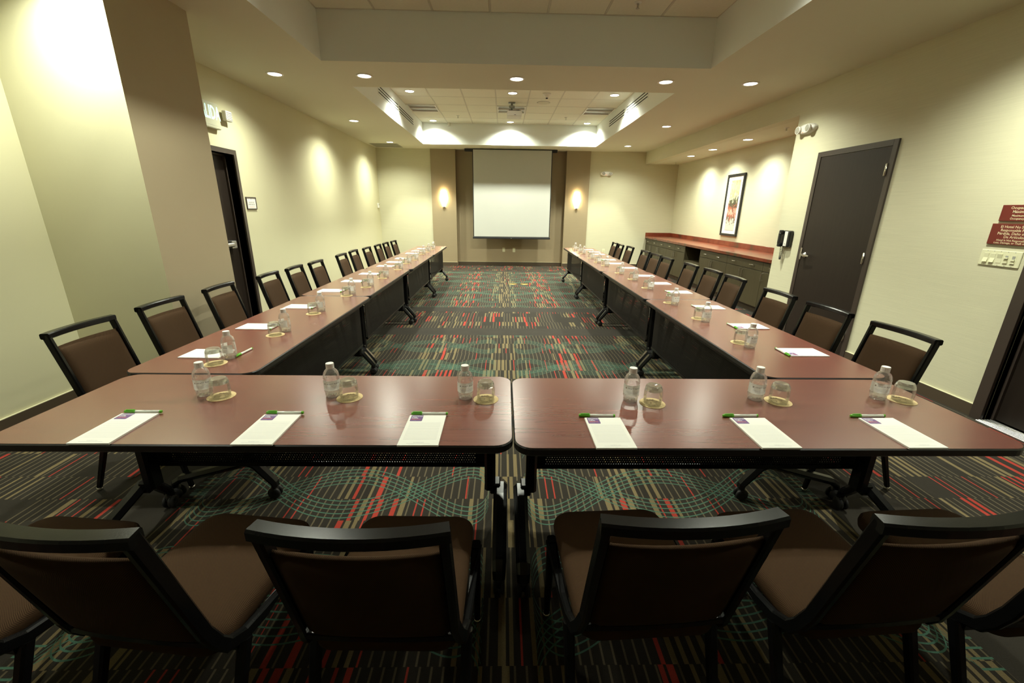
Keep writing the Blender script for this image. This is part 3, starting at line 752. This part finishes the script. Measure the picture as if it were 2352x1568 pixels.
# wall telephone
t = thing('wall_telephone', 'black wall telephone with pale faceplate left of the right door', 'telephone', (XR, 5.60, 1.20))
b = MB(); b.box(-.055, 0, -.085, .10, -.105, .10, 'black_plastic', bev=.014, seg=2); b.build('base', t)
b = MB(); b.box(-.062, -.054, -.055, .005, -.095, .09, 'white_plastic', bev=.003); b.box(-.064, -.061, -.035, -.028, -.07, -.062, 'slot'); b.build('faceplate', t)
b = MB(); b.box(-.095, -.05, .035, .085, -.108, -.055, 'black_plastic', bev=.012, seg=2).box(-.095, -.05, .035, .085, .05, .105, 'black_plastic', bev=.012, seg=2).box(-.10, -.075, .040, .080, -.07, .07, 'black_plastic', bev=.008); b.build('handset', t)
b = MB(); pts = []
for i in range(150):
    q = i / 149; zz = -.105 - .165 * (1 - (2 * q - 1) ** 2); yy = .06 - .045 * q
    pts.append((-.045 + .008 * cos(i * 1.15), yy + .008 * sin(i * 1.15), zz))
b.tube(pts, .0028, 'black_plastic', 5); b.build('coiled_cord', t)

# framed print
t = thing('framed_print', 'tall black framed abstract print above the red counter', 'picture', (0, 0, 0))
b = MB(); y0, y1, z0, z1 = 8.50, 9.145, 1.058, 2.24; fr = .045
b.box(4.565, 4.6, y0, y1, z1 - fr, z1, 'black_plastic', bev=.004).box(4.565, 4.6, y0, y1, z0, z0 + fr, 'black_plastic', bev=.004).box(4.565, 4.6, y0, y0 + fr, z0 + fr, z1 - fr, 'black_plastic', bev=.004).box(4.565, 4.6, y1 - fr, y1, z0 + fr, z1 - fr, 'black_plastic', bev=.004); b.build('frame', t)
MB().box(4.583, 4.6, y0 + fr, y1 - fr, z0 + fr, z1 - fr, 'paper').build('mat_board', t)
MB().box(4.580, 4.584, 8.64, 8.99, 1.17, 2.125, 'art').build('print', t)

# floor boxes
for x, w in ((.21, 'left'), (.455, 'right')):
    t = thing('floor_box', f'round brass floor outlet cover in the carpet, {w} of two', 'floor outlet', (x, 8.98, 0), 0, 'brass floor outlet covers')
    MB().lathe([(.088, 0), (.088, .004), (.082, .008), (.055, .009)], 'brass', 28, cap0=False).build('rim', t)
    b = MB(); b.lathe([(.052, .008), (.052, .011)], 'brass', 24).box(-.03, .03, -.004, .004, .011, .013, 'slot'); b.build('lid', t)

#COUNTER
def handle_h(b, y, z, x):
    b.sweep([(x, y - .055, z), (x - .028, y - .05, z), (x - .032, y, z), (x - .028, y + .05, z), (x, y + .055, z)], RR(.012, .012, .003), 'chrome')
def handle_v(b, y, z, x):
    b.sweep([(x, y, z - .055), (x - .03, y, z - .052), (x - .03, y, z + .052), (x, y, z + .055)], RR(.011, .011, .003), 'chrome', up=(0, 1, 0))
FXX = 3.935
def cabinet(y0, y1, cols, dh, label, wide):
    """cols = door boundaries; dh = door handle y per door; wide = one drawer across with two handles"""
    t = thing('base_cabinet', label, 'cabinet', (0, 0, 0), 0, 'base cabinets under the red counter')
    b = MB(); b.box(FXX + .02, 4.595, y0 + .002, y1 - .002, .10, .808, 'cabinet').box(FXX + .07, 4.595, y0 + .002, y1 - .002, 0, .10, 'base'); b.build('carcass', t)
    dr = [(y0, y1)] if wide else list(zip(cols[:-1], cols[1:]))
    for a, c in dr:
        o = MB().box(FXX, FXX + .02, a + .003, c - .003, .668, .800, 'cabinet', bev=.002).build('drawer', t)
        ys = [a + (c - a) * .25, a + (c - a) * .75] if wide else [(a + c) / 2]
        for yy in ys:
            b = MB(); handle_h(b, yy, .735, FXX); b.build('handle', o)
    for a, c, hy in zip(cols[:-1], cols[1:], dh):
        o = MB().box(FXX, FXX + .02, a + .003, c - .003, .108, .660, 'cabinet', bev=.002).build('door', t)
        b = MB(); handle_v(b, hy, .58, FXX); b.build('handle', o)
cabinet(10.88, 11.925, [10.88, 11.40, 11.925], [10.92, 11.45], 'dark olive base cabinet with two small drawers, at the far wall', False)
cabinet(9.825, 10.88, [9.825, 10.35, 10.88], [9.865, 10.84], 'dark olive base cabinet with one wide drawer, second from the far wall', True)
cabinet(9.29, 9.825, [9.29, 9.825], [9.785], 'narrow dark olive base cabinet beside the open niche, on its far side', False)
cabinet(7.46, 8.515, [7.46, 7.99, 8.515], [7.95, 8.03], 'dark olive base cabinet with wide drawer, on near side of the niche', True)
cabinet(6.39, 7.46, [6.39, 6.925, 7.46], [6.885, 6.965], 'dark olive base cabinet with wide drawer, next to the narrow near cabinet', True)
cabinet(5.865, 6.39, [5.865, 6.39], [6.35], 'narrow dark olive base cabinet at the near end of the counter', False)
t = thing('open_niche_cabinet', 'open dark niche under the red counter between cabinets', 'cabinet')
b = MB(); y0, y1 = 8.517, 9.288
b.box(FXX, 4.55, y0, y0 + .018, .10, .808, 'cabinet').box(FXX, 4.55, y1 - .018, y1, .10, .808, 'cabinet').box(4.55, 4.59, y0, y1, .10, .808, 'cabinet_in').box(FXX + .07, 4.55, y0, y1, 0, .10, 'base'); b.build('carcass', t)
MB().box(FXX + .005, 4.55, y0 + .018, y1 - .018, .495, .515, 'cabinet').build('shelf', t)
MB().box(FXX, FXX + .02, y0 + .02, y1 - .02, .108, .490, 'cabinet', bev=.002).build('lower_panel', t)
t = thing('counter_top', 'long red granite look counter with backsplash in the alcove', 'counter')
MB().box(3.905, 4.597, 5.865, 11.928, .810, .862, 'granite', bev=.006, seg=2).build('worktop', t)
b = MB(); b.box(4.575, 4.597, 5.865, 11.928, .862, .955, 'granite', bev=.003).box(3.905, 4.575, 11.905, 11.928, .862, .955, 'granite', bev=.003); b.build('backsplash', t)

#TABLES
# ================================================================== TABLES
TL, TD = 1.826, .636
def make_table(L):
    t = thing('training_table', 'x', 'table', group='folding training tables')
    hl = L / 2
    MB().prism(rrect(-hl + .004, hl - .004, .004, TD - .004, .062, 7), TZ - .006, TZ, 'wood').build('tabletop', t)
    b = MB(); o1 = rrect(-hl, hl, 0, TD, .066, 7); o0 = rrect(-hl + .004, hl - .004, .004, TD - .004, .062, 7); n = len(o1)
    ring = [(o0, TZ - .031), (o1, TZ - .027), (o1, TZ - .005), (o0, TZ - .0008)]
    vs = [(x, y, z) for o, z in ring for x, y in o]
    fs = [(i * n + j, i * n + (j + 1) % n, (i + 1) * n + (j + 1) % n, (i + 1) * n + j) for i in range(3) for j in range(n)] + [tuple(range(n - 1, -1, -1))]
    b.add(vs, fs, 'edge'); b.build('edge_band', t)
    b = MB(); b.box(-hl + .12, hl - .12, .44, .49, TZ - .085, TZ - .032, 'black_metal', bev=.004); b.build('support_rail', t)
    MB().box(-hl + .10, hl - .10, .548, .552, .315, .655, 'perf').build('modesty_panel', t)
    b = MB(); b.box(-hl + .10, hl - .10, .54, .556, .296, .318, 'black_metal'); b.box(-hl + .10, hl - .10, .54, .556, .652, .666, 'black_metal'); b.build('panel_rail', t)
    for i in range(5):
        x = (-.36 + .18 * i) * L * 1.1
        MB().box(x - .028, x + .028, .535, .553, .664, TZ - .031, 'black_plastic', bev=.003).build('panel_clip', t)
    for s in (-1, 1):
        x = s * (hl - .098)
        b = MB(); b.sweep([(x, .50, TZ - .032), (x, .50, .215)], RR(.052, .075, .012), 'black_metal', up=(0, 1, 0))
        b.box(x - .05, x + .05, .40, .58, TZ - .055, TZ - .031, 'black_metal', bev=.004)
        leg = b.build('leg', t)
        b = MB()
        fx = x + s * .050
        b.sweep([(fx, .085, .070), (fx, .098, .098), (fx, .13, .118), (fx, .30, .165), (fx, .44, .205), (fx, .495, .222), (fx, .535, .205), (fx, .60, .120), (fx, .618, .095), (fx, .622, .070)], RR(.062, .040, .016), 'black_metal', scales=[.8, .9, .95, 1, 1.05, 1.1, 1.05, 1, .9, .8])
        b.box(min(x, fx), max(x, fx), .465, .535, .19, .25, 'black_metal', bev=.006)
        b.build('foot', leg)
        for yy in (.092, .615):
            b = MB()
            for q in (-1, 1): b.lathe([(.020, q * .006), (.032, q * .008), (.034, q * .016), (.030, q * .022), (.012, q * .024)], 'rubber', 16, (fx, yy, .034), 'x')
            b.lathe([(.016, .03), (.022, .05), (.014, .088)], 'black_plastic', 10, (fx, yy, 0)).box(fx - .024, fx + .024, yy - .012, yy + .018, .036, .056, 'black_plastic', bev=.005)
            b.build('caster', leg)
    return t
tb = make_table(TL)
def place(o, loc, rz, label): o.location = loc; o.rotation_euler = (0, 0, rz); o['label'] = label; return o
place(tb, (.039 - TL / 2, 1.281 + .005, 0), -.0056, 'dark red wood folding table in front, left of the center gap')
dup(tb, (.043 + TL / 2, 1.2655, 0), 0, 'dark red wood folding table in front, right of the center gap')
t1 = make_table(1.905)
XLO, XRO = -1.2046 - TD, 1.3010 + TD
place(t1, (XLO - .002, 1.936 + .955, 0), -pi / 2 - .004, 'dark red wood folding table of the left row, nearest, touching the front table')
dup(t1, (XRO, 1.915 + .953, 0), pi / 2, 'dark red wood folding table of the right row, nearest, touching the front table')
for k, w in ((1, 'second'), (2, 'third'), (3, 'farthest')):
    dup(tb, (XLO - (.022 if k == 1 else 0.004), 3.849 + (k - .5) * 1.834, 0), -pi / 2 + .004, f'dark red wood folding table of the left row, {w} from the camera')
    dup(tb, (XRO + (.012 if k == 1 else 0.), 3.825 + (k - .5) * 1.834, 0), pi / 2, f'dark red wood folding table of the right row, {w} from the camera')

#CHAIRS
# ================================================================== CHAIRS
def cushion(b, outline, rings, key):
    """rings: (z, inset); outline is centred; caps as fan"""
    n = len(outline); cx = sum(p[0] for p in outline) / n; cy = sum(p[1] for p in outline) / n; vs = []
    w = max(p[0] for p in outline) - cx; h = max(p[1] for p in outline) - cy
    for z, ins in rings:
        for x, y in outline: vs.append((cx + (x - cx) * (1 - ins / w), cy + (y - cy) * (1 - ins / h), z))
    k = len(rings); fs = [(i * n + j, i * n + (j + 1) % n, (i + 1) * n + (j + 1) % n, (i + 1) * n + j) for i in range(k - 1) for j in range(n)]
    fs += [tuple(range(n - 1, -1, -1)), tuple((k - 1) * n + j for j in range(n))]
    return b.add(vs, fs, key, True)
def bow(x): return -.022 * (1 - (x / .19) ** 2)           # the back curves away from the sitter
def backpt(x, z):                                          # point on the leaning back plane
    q = (z - .46) / .44; return (x, -.195 - .112 * q + bow(x) * min(1, max(0, q + .25)), z)
def make_chair():
    t = thing('conference_chair', 'x', 'chair', group='conference chairs around the tables')
    b = MB(); cushion(b, rrect(-.198, .198, -.20, .268, .060, 7), [(.408, .014), (.414, .003), (.432, 0), (.448, .002), (.458, .010), (.465, .028), (.470, .065), (.473, .12), (.474, .18)], 'fabric'); b.build('seat', t)
    # backrest: padded sheet following the bow
    b = MB(); nx, nz = 14, 12; W2, z0, z1 = .179, .480, .822
    def pad(side):
        vs = []
        for j in range(nz + 1):
            for i in range(nx + 1):
                u, v = -1 + 2 * i / nx, -1 + 2 * j / nz
                uu = (abs(u) ** .75) * (1 if u > 0 else -1); vv = (abs(v) ** .75) * (1 if v > 0 else -1)
                e = (1 - abs(uu) ** 7) ** .5 * (1 - abs(vv) ** 7) ** .5
                hw = W2 * (1 + .02 * (vv + 1) / 2)
                if vv < -.8: hw -= .02 * ((-.8 - vv) / .2) ** 2
                x = uu * hw; z = z0 + (z1 - z0) * (vv + 1) / 2
                p = Vector(backpt(x, z)); nrm = Vector((0, .97, .25)); vs.append(p + nrm * (side * (.004 + (.020 if side > 0 else .012) * e)))
        return vs
    g = lambda i, j: j * (nx + 1) + i
    fsq = [(g(i, j), g(i + 1, j), g(i + 1, j + 1), g(i, j + 1)) for j in range(nz) for i in range(nx)]
    b.add(pad(1), fsq, 'fabric', True); b.add(pad(-1), [f[::-1] for f in fsq], 'fabric', True)
    nn = (nx + 1) * (nz + 1); border = [g(i, 0) for i in range(nx + 1)] + [g(nx, j) for j in range(1, nz + 1)] + [g(i, nz) for i in range(nx - 1, -1, -1)] + [g(0, j) for j in range(nz - 1, 0, -1)]
    for q in range(len(border)):
        a, c = border[q], border[(q + 1) % len(border)]; b.f.append((a, c, nn + c, nn + a)); b.mi.append(0); b.sm.append(True)
    b.build('backrest', t)
    b = MB()
    for s in (-1, 1):
        x = s * .190
        pts = [backpt(x, .888), backpt(x, .70), backpt(x, .52), (s * .197, -.192, .468), (s * .204, -.172, .436), (s * .209, -.125, .415), (s * .211, -.05, .404), (s * .211, .18, .400)]
        b.sweep(pts, RR(.022, .036, .005), 'black_metal', up=(0, 1, 1))
    rail = [backpt(-.201 + .402 * i / 10, .885) for i in range(11)]
    b.sweep(rail, RR(.040, .030, .005), 'black_metal')
    b.sweep([backpt(-.185 + .37 * i / 8, .478) for i in range(9)], RR(.024, .022, .004), 'black_metal')
    b.build('back_frame', t)
    b = MB(); b.box(-.204, .204, .150, .172, .385, .408, 'black_metal').box(-.204, .204, -.15, -.13, .385, .408, 'black_metal').box(-.18, .18, -.17, .22, .400, .409, 'black_plastic'); b.build('seat_frame', t)
    for s in (-1, 1):
        for (p0, p1) in (((s * .211, .170, .420), (s * .206, .228, .018)), ((s * .209, -.125, .402), (s * .206, -.265, .018))):
            o = MB().sweep([p0, p1], RR(.030, .032, .006), 'black_metal', up=(0, 1, 0), scales=[1, .72]).build('leg', t)
            MB().lathe([(.012, 0), (.014, .004), (.014, .018)], 'chrome', 10, (p1[0], p1[1], 0)).build('glide', o)
    return t
ch = make_chair(); first = [True]
def chair(x, y, rz, label, group):
    if first[0]:
        first[0] = False; o = place(ch, (x, y, 0), rz, label); o['group'] = group; return o
    return dup(ch, (x, y, 0), rz, label, group)
NEAR = [(-1.46, 1.01, -.10), (-.885, 1.02, -.12), (-.300, 1.017, -.02), (.395, 1.045, .05), (.985, 1.045, .06), (1.52, 1.045, .05)]
for (x, y, a), w in zip(NEAR, ('leftmost', 'second from the left', 'just left of the center gap', 'just right of the center gap', 'second from the right', 'rightmost')):
    chair(x, y, a, f'brown fabric chair seen from behind at the front tables, {w}', 'chairs along the front tables')
LY = [2.26, 2.845, 3.475, 4.145, 4.66, 5.155, 5.985, 6.54, 7.05, 7.61, 8.09, 8.59]
LX = [-2.28, -2.30, -2.31, -2.27, -2.26, -2.24, -2.24, -2.26, -2.22, -2.20, -2.19, -2.17]
LA = [.06, .06, .14, .14, .14, .10, .12, .14, .08, .12, .12, .06]
for i in range(12):
    chair(LX[i] + .31, LY[i] , -pi / 2 + LA[i] * .5, f'brown fabric chair with black frame in the left row, {ORD[i]} from the camera', 'chairs along the left row of tables')
RY = [2.245, 2.825, 3.40, 4.22, 4.72, 5.26, 5.97, 6.47, 6.99, 7.82, 8.315, 8.80]
RX = [2.265, 2.265, 2.28, 2.34, 2.355, 2.34, 2.31, 2.33, 2.335, 2.32, 2.28, 2.29]
RA = [.05, .02, -.02, -.10, -.05, -.08, .01, .06, .01, -.01, -.10, -.05]
for i in range(12):
    chair(RX[i] - .31, RY[i], pi / 2 + RA[i] * .5, f'brown fabric chair with black frame in the right row, {ORD[i]} from the camera', 'chairs along the right row of tables')

#TABLEWARE
# ================================================================== TABLE SETTINGS
def make_bottle():
    t = thing('water_bottle', 'x', 'bottle')
    r = .0328
    MB().lathe([(.0290, .018), (r, .024), (r, .033), (r - .0008, .0345), (r, .036), (r, .079), (r - .0008, .0802), (r, .0815), (.0326, .092), (.0314, .1005), (.0290, .1085), (.0252, .1155), (.0205, .1208), (.0160, .1245), (.0143, .1265), (.0143, .132)], 'pet', 32, cap0=False, cap1=False).build('body', t)
    b = MB(); vs = []; n = 40
    prof = [(.0, .004), (.018, .002), (.026, 0), (.0290, .005), (.0302, .012), (.0295, .0185), (.0, .0185)]
    for k, (rr, h) in enumerate(prof):
        for i in range(n):
            wob = 1 + (.045 * (1 if i % 4 < 2 else -1) if 2 <= k <= 4 else 0)
            a = 2 * pi * i / n; vs.append((rr * min(wob, 1.02) * cos(a), rr * min(wob, 1.02) * sin(a), h))
    b.add(vs, [(i * n + j, i * n + (j + 1) % n, (i + 1) * n + (j + 1) % n, (i + 1) * n + j) for i in range(len(prof) - 1) for j in range(n)], 'pet_base', False); b.build('ridged_base', t)
    b = MB(); n = 36; vs = []
    prof = [(.0138, .1255), (.0166, .1262), (.0166, .1295), (.0160, .130), (.0166, .131), (.0166, .1460), (.0156, .148), (.0, .148)]
    for k, (rr, h) in enumerate(prof):
        for i in range(n):
            q = rr * (1 - .03 * (i % 2) * (k in (4, 5))); a = 2 * pi * i / n; vs.append((q * cos(a), q * sin(a), h))
    b.add(vs, [(i * n + j, i * n + (j + 1) % n, (i + 1) * n + (j + 1) % n, (i + 1) * n + j) for i in range(len(prof) - 1) for j in range(n)], 'cap', False); b.build('cap', t)
    # label: wraps the front 200 degrees, lettering faces -y
    b = MB(); b.keep = True; rl = r + .0006; a0, a1, n = -1.75, 1.75, 30; vs = []
    pt = lambda s, z, rr: (rr * sin(s), -rr * cos(s), z)
    for z in (.034, .078): vs += [pt(a0 + (a1 - a0) * i / n, z, rl) for i in range(n + 1)]
    b.add(vs, [(i, i + 1, n + 2 + i, n + 1 + i) for i in range(n)], 'label', True)
    o = b.build('label', t)
    b = MB(); b.keep = True
    wrap = lambda dz, off=0.: (lambda x, y: pt((x + off) / rl, y + dz, rl + .0003))
    b.text('HYATT PLACE', .0072, 'ink', lambda x, y: pt((x * 1.18 + .006) / rl, y + .0645, rl + .0003), bold=.004)
    for i, j in ((0, 0), (1, 0), (0, 1), (1, 1)):
        x0 = -.0325 + i * .0031; z0 = .0618 + j * .0031
        b.add([pt(x0 / rl, z0, rl + .0003), pt((x0 + .0025) / rl, z0, rl + .0003), pt((x0 + .0025) / rl, z0 + .0025, rl + .0003), pt(x0 / rl, z0 + .0025, rl + .0003)], [(0, 1, 2, 3)], 'brownink')
    b.text('WATER', .0036, 'greyink', wrap(.0555, .003))
    for dz, x0, x1 in ((.050, -.030, .030), (.046, -.026, .030), (.042, -.020, .022)):
        m = 20; vs = [pt((x0 + (x1 - x0) * i / m) / rl, z, rl + .0003) for z in (dz, dz + .0007) for i in range(m + 1)]
        b.add(vs, [(i, i + 1, m + 2 + i, m + 1 + i) for i in range(m)], 'greyink')
    b.build('lettering', o)
    return t
def make_glass():
    t = thing('drinking_glass', 'x', 'glass')       # stands upside down: rim on the coaster
    MB().lathe([(.0355, 0), (.0375, .012), (.0388, .028), (.0385, .045), (.0372, .060)], 'tumbler', 32, cap0=False, cap1=False).build('bowl', t)
    b = MB(); n = 24; vs = []
    prof = [(.0, .056), (.022, .057), (.0340, .0602), (.0371, .0605), (.0352, .071), (.0322, .078), (.0285, .083), (.0250, .0835), (.0, .0815)]
    for k, (rr, h) in enumerate(prof):
        for i in range(n): a = 2 * pi * i / n; vs.append((rr * cos(a), rr * sin(a), h))
    b.add(vs, [(i * n + j, i * n + (j + 1) % n, (i + 1) * n + (j + 1) % n, (i + 1) * n + j) for i in range(len(prof) - 1) for j in range(n)], 'glass', False); b.build('thick_base', t)
    return t
def make_coaster():
    t = thing('coaster', 'x', 'coaster')
    MB().lathe([(.053, 0), (.0535, .0004), (.0535, .0012), (.053, .0016)], 'card', 40).build('board', t)
    b = MB(); z = .0018; fn = lambda dx, dy, st=1.: (lambda x, y: (x * st + dx, y + dy, z))
    b.text('BAR', .015, 'brownink', fn(0, .030, 1.25), bold=.015)
    def ln(x0, y0, x1, y1, w=.0011):
        d_ = Vector((x1 - x0, y1 - y0)).normalized(); n_ = Vector((-d_.y, d_.x)) * w / 2
        b.add([(x0 + n_.x, y0 + n_.y, z), (x0 - n_.x, y0 - n_.y, z), (x1 - n_.x, y1 - n_.y, z), (x1 + n_.x, y1 + n_.y, z)], [(0, 1, 2, 3)], 'brownink')
    for q in ((.004, .014, .026, .014), (.004, .014, .015, .002), (.026, .014, .015, .002), (.015, .002, .015, -.012), (.008, -.012, .022, -.012), (.012, .008, .030, .020),
              (-.026, .010, -.006, .010), (-.026, .010, -.024, -.008), (-.006, .010, -.008, -.008), (-.024, -.008, -.008, -.008), (-.025, .002, -.007, .002), (-.028, -.012, -.004, -.012), (-.006, .006, -.001, .004), (-.001, .004, -.007, -.003)): ln(*q)
    b.text('COFFEE TO', .009, 'brownink', fn(0, -.024)); b.text('COCKTAILS', .009, 'brownink', fn(0, -.036, 1.2), bold=.008)
    b.build('printing', t)
    return t
def make_pad():
    t = thing('notepad', 'x', 'notepad')            # head of the pad at +y, centred
    w, l, h = .070, .110, .006
    b = MB(); b.box(-w, w, -l, l, 0, h, 'paper'); b.build('sheets', t)
    b = MB(); z = h + .0003
    b.prism(rrect(-.062, -.016, .062, .1085, .004, 3), h, z, 'purple'); o = b.build('logo_block', t)
    b = MB(); z2 = z + .0003; fn = lambda dx, dy, sh=0.: (lambda x, y: (x + dx + y * sh, y + dy, z2))
    b.text('BIENVENIDO', .0078, 'whiteink', fn(-.058, .0985), 'LEFT', .02); b.text('A UN', .0078, 'whiteink', fn(-.058, .0915), 'LEFT', .02); b.text('LUGAR', .0078, 'whiteink', fn(-.058, .0845), 'LEFT', .02)
    b.text('diferente', .0095, 'redink', fn(-.058, .0765, .3), 'LEFT', .01)
    b.box(-.058, -.038, .0672, .0678, z, z2, 'greyink'); b.build('lettering', o)
    b = MB()
    for i in range(15): b.box(-.058, .058, .048 - i * .0085, .0484 - i * .0085, h, h + .0002, 'greyink')
    b.text('hyattplace.com', .006, 'greyink', lambda x, y: (x, y - .092, h + .0002)); b.box(-.04, .04, -.0985, -.098, h, h + .0002, 'greyink'); b.build('ruled_lines', t)
    return t
def make_pen():
    t = thing('pen', 'x', 'pen'); r = .0060
    MB().lathe([(r * .55, -.071), (r * .95, -.069), (r, -.066), (r, -.036), (r * 1.12, -.035), (r * 1.12, -.028)], 'green', 14, (0, 0, r), 'x').build('cap', t)
    b = MB(); b.sweep([(-.064, 0, 2 * r + .0018), (-.030, 0, 2 * r + .0022)], RECT(.0028, .0016), 'green'); b.build('clip', t)
    MB().lathe([(r * .95, -.028), (r * .95, .064)], 'penbarrel', 14, (0, 0, r), 'x', cap0=False).build('barrel', t)
    MB().lathe([(r, .064), (r, .070), (r * .7, .0715)], 'green', 14, (0, 0, r), 'x', cap0=False).build('end_plug', t)
    b = MB(); b.text('HYATT PLACE', .0062, 'ink', lambda x, y: (x + .018, y, 2 * r + .0001), bold=.01); b.build('lettering', t)
    return t
bp_, gp_, cp_, pp_, np_ = make_bottle(), make_glass(), make_coaster(), make_pad(), make_pen()
protos = {'b': [bp_, True], 'g': [gp_, True], 'c': [cp_, True], 'p': [pp_, True], 'n': [np_, True]}
def put(k, loc, rz, label, group):
    o, f = protos[k]
    if f: protos[k][1] = False; place(o, loc, rz, label); o['group'] = group; return o
    return dup(o, loc, rz, label, group)
def setting(bot, coa, pad, prz, pen, penrz, where, lrz):
    gx = {'b': 'water bottles', 'g': 'upturned glasses', 'c': 'coasters', 'p': 'notepads', 'n': 'pens'}
    put('b', (bot[0], bot[1], TZ), lrz, f'water bottle with white cap, {where}', gx['b'])
    put('c', (coa[0], coa[1], TZ), lrz * .5, f'round tan coaster printed BAR, {where}', gx['c'])
    put('g', (coa[0], coa[1], TZ + .0016), random.uniform(0, 6), f'upturned clear glass on coaster, {where}', gx['g'])
    put('p', (pad[0], pad[1], TZ), prz, f'white notepad with purple corner, {where}', gx['p'])
    put('n', (pen[0], pen[1], TZ + (pen[2] if len(pen) > 2 else 0)), penrz, f'green capped pen beside notepad, {where}', gx['n'])
NB = [(-1.276, 1.695), (-.729, 1.692), (-.158, 1.675), (.551, 1.656), (1.103, 1.672), (1.66, 1.685)]
NC = [(-1.195, 1.676), (-.651, 1.668), (-.070, 1.656), (.635, 1.623), (1.189, 1.645), (1.748, 1.662)]
NP = [(-1.397, 1.397), (-.850, 1.391), (-.288, 1.387), (.391, 1.371), (.964, 1.373), (1.481, 1.375)]
LRZ = [.62, .36, .30, -.12, -.10, -.42]
NW = ['front table, far left seat', 'front table, second seat from left', 'front table, seat left of the center gap', 'front table, seat right of the center gap', 'front table, second seat from right', 'front table, far right seat']
for i in range(6):
    px, py = NP[i]; setting(NB[i], NC[i], (px, py), .006, (px + (.004 if i < 3 else -.018), py + .1165 + (0.0025 if i < 3 else .012), .003 if i < 3 else 0), random.uniform(-.02, .02), NW[i], LRZ[i])
LB = [(-1.452, 2.165), (-1.412, 2.685), (-1.416, 3.257), (-1.412, 3.958), (-1.373, 4.406), (-1.367, 4.992), (-1.366, 5.73), (-1.390, 6.372), (-1.374, 6.828), (-1.410, 7.674), (-1.393, 8.119), (-1.383, 8.616)]
LP = [(-1.72, 2.147), (-1.754, 2.706), (-1.746, 3.321), (-1.772, 4.026), (-1.756, 4.594), (-1.742, 5.142), (-1.738, 5.881), (-1.73, 6.353), (-1.722, 6.846), (-1.735, 7.643), (-1.725, 8.094), (-1.715, 8.60)]
for i in range(12):
    bx, by = LB[i]; ox = LP[i][0] + .11 ; oy = LP[i][1] + .07
    setting((bx, by), (bx - .022, by - .092), (ox, oy), -pi / 2 - (.02 if i else .03), (ox + .1165 + (.002 if i else .07), oy + (.02 if i == 0 else 0)), pi / 2 + pi + (pi - .06 if i == 0 else random.uniform(-.04, .04)), f'left table row, {ORD[i]} from the camera', -.6 + random.uniform(-.3, .3))
RB = [(1.490, 2.403), (1.502, 3.014), (1.494, 3.587), (1.531, 4.333), (1.546, 4.919), (1.524, 5.436), (1.515, 6.213), (1.491, 6.629), (1.501, 7.203), (1.499, 7.958), (1.479, 8.286), (1.472, 8.784)]
RP = [(1.856, 2.231), (1.86, 2.804), (1.862, 3.419), (1.882, 4.112), (1.871, 4.638), (1.884, 5.207), (1.889, 5.961), (1.84, 6.47), (1.849, 6.976), (1.87, 7.843), (1.884, 8.306), (1.851, 8.80)]
for i in range(12):
    bx, by = RB[i]; ox = RP[i][0] - .11; oy = RP[i][1] + .073
    setting((bx, by), (bx - .010, by + .092), (ox, oy), pi / 2 + random.uniform(-.02, .02), (ox - .1165 - .001, oy), pi / 2 + random.uniform(-.04, .04), f'right table row, {ORD[i]} from the camera', .5 + random.uniform(-.3, .3))
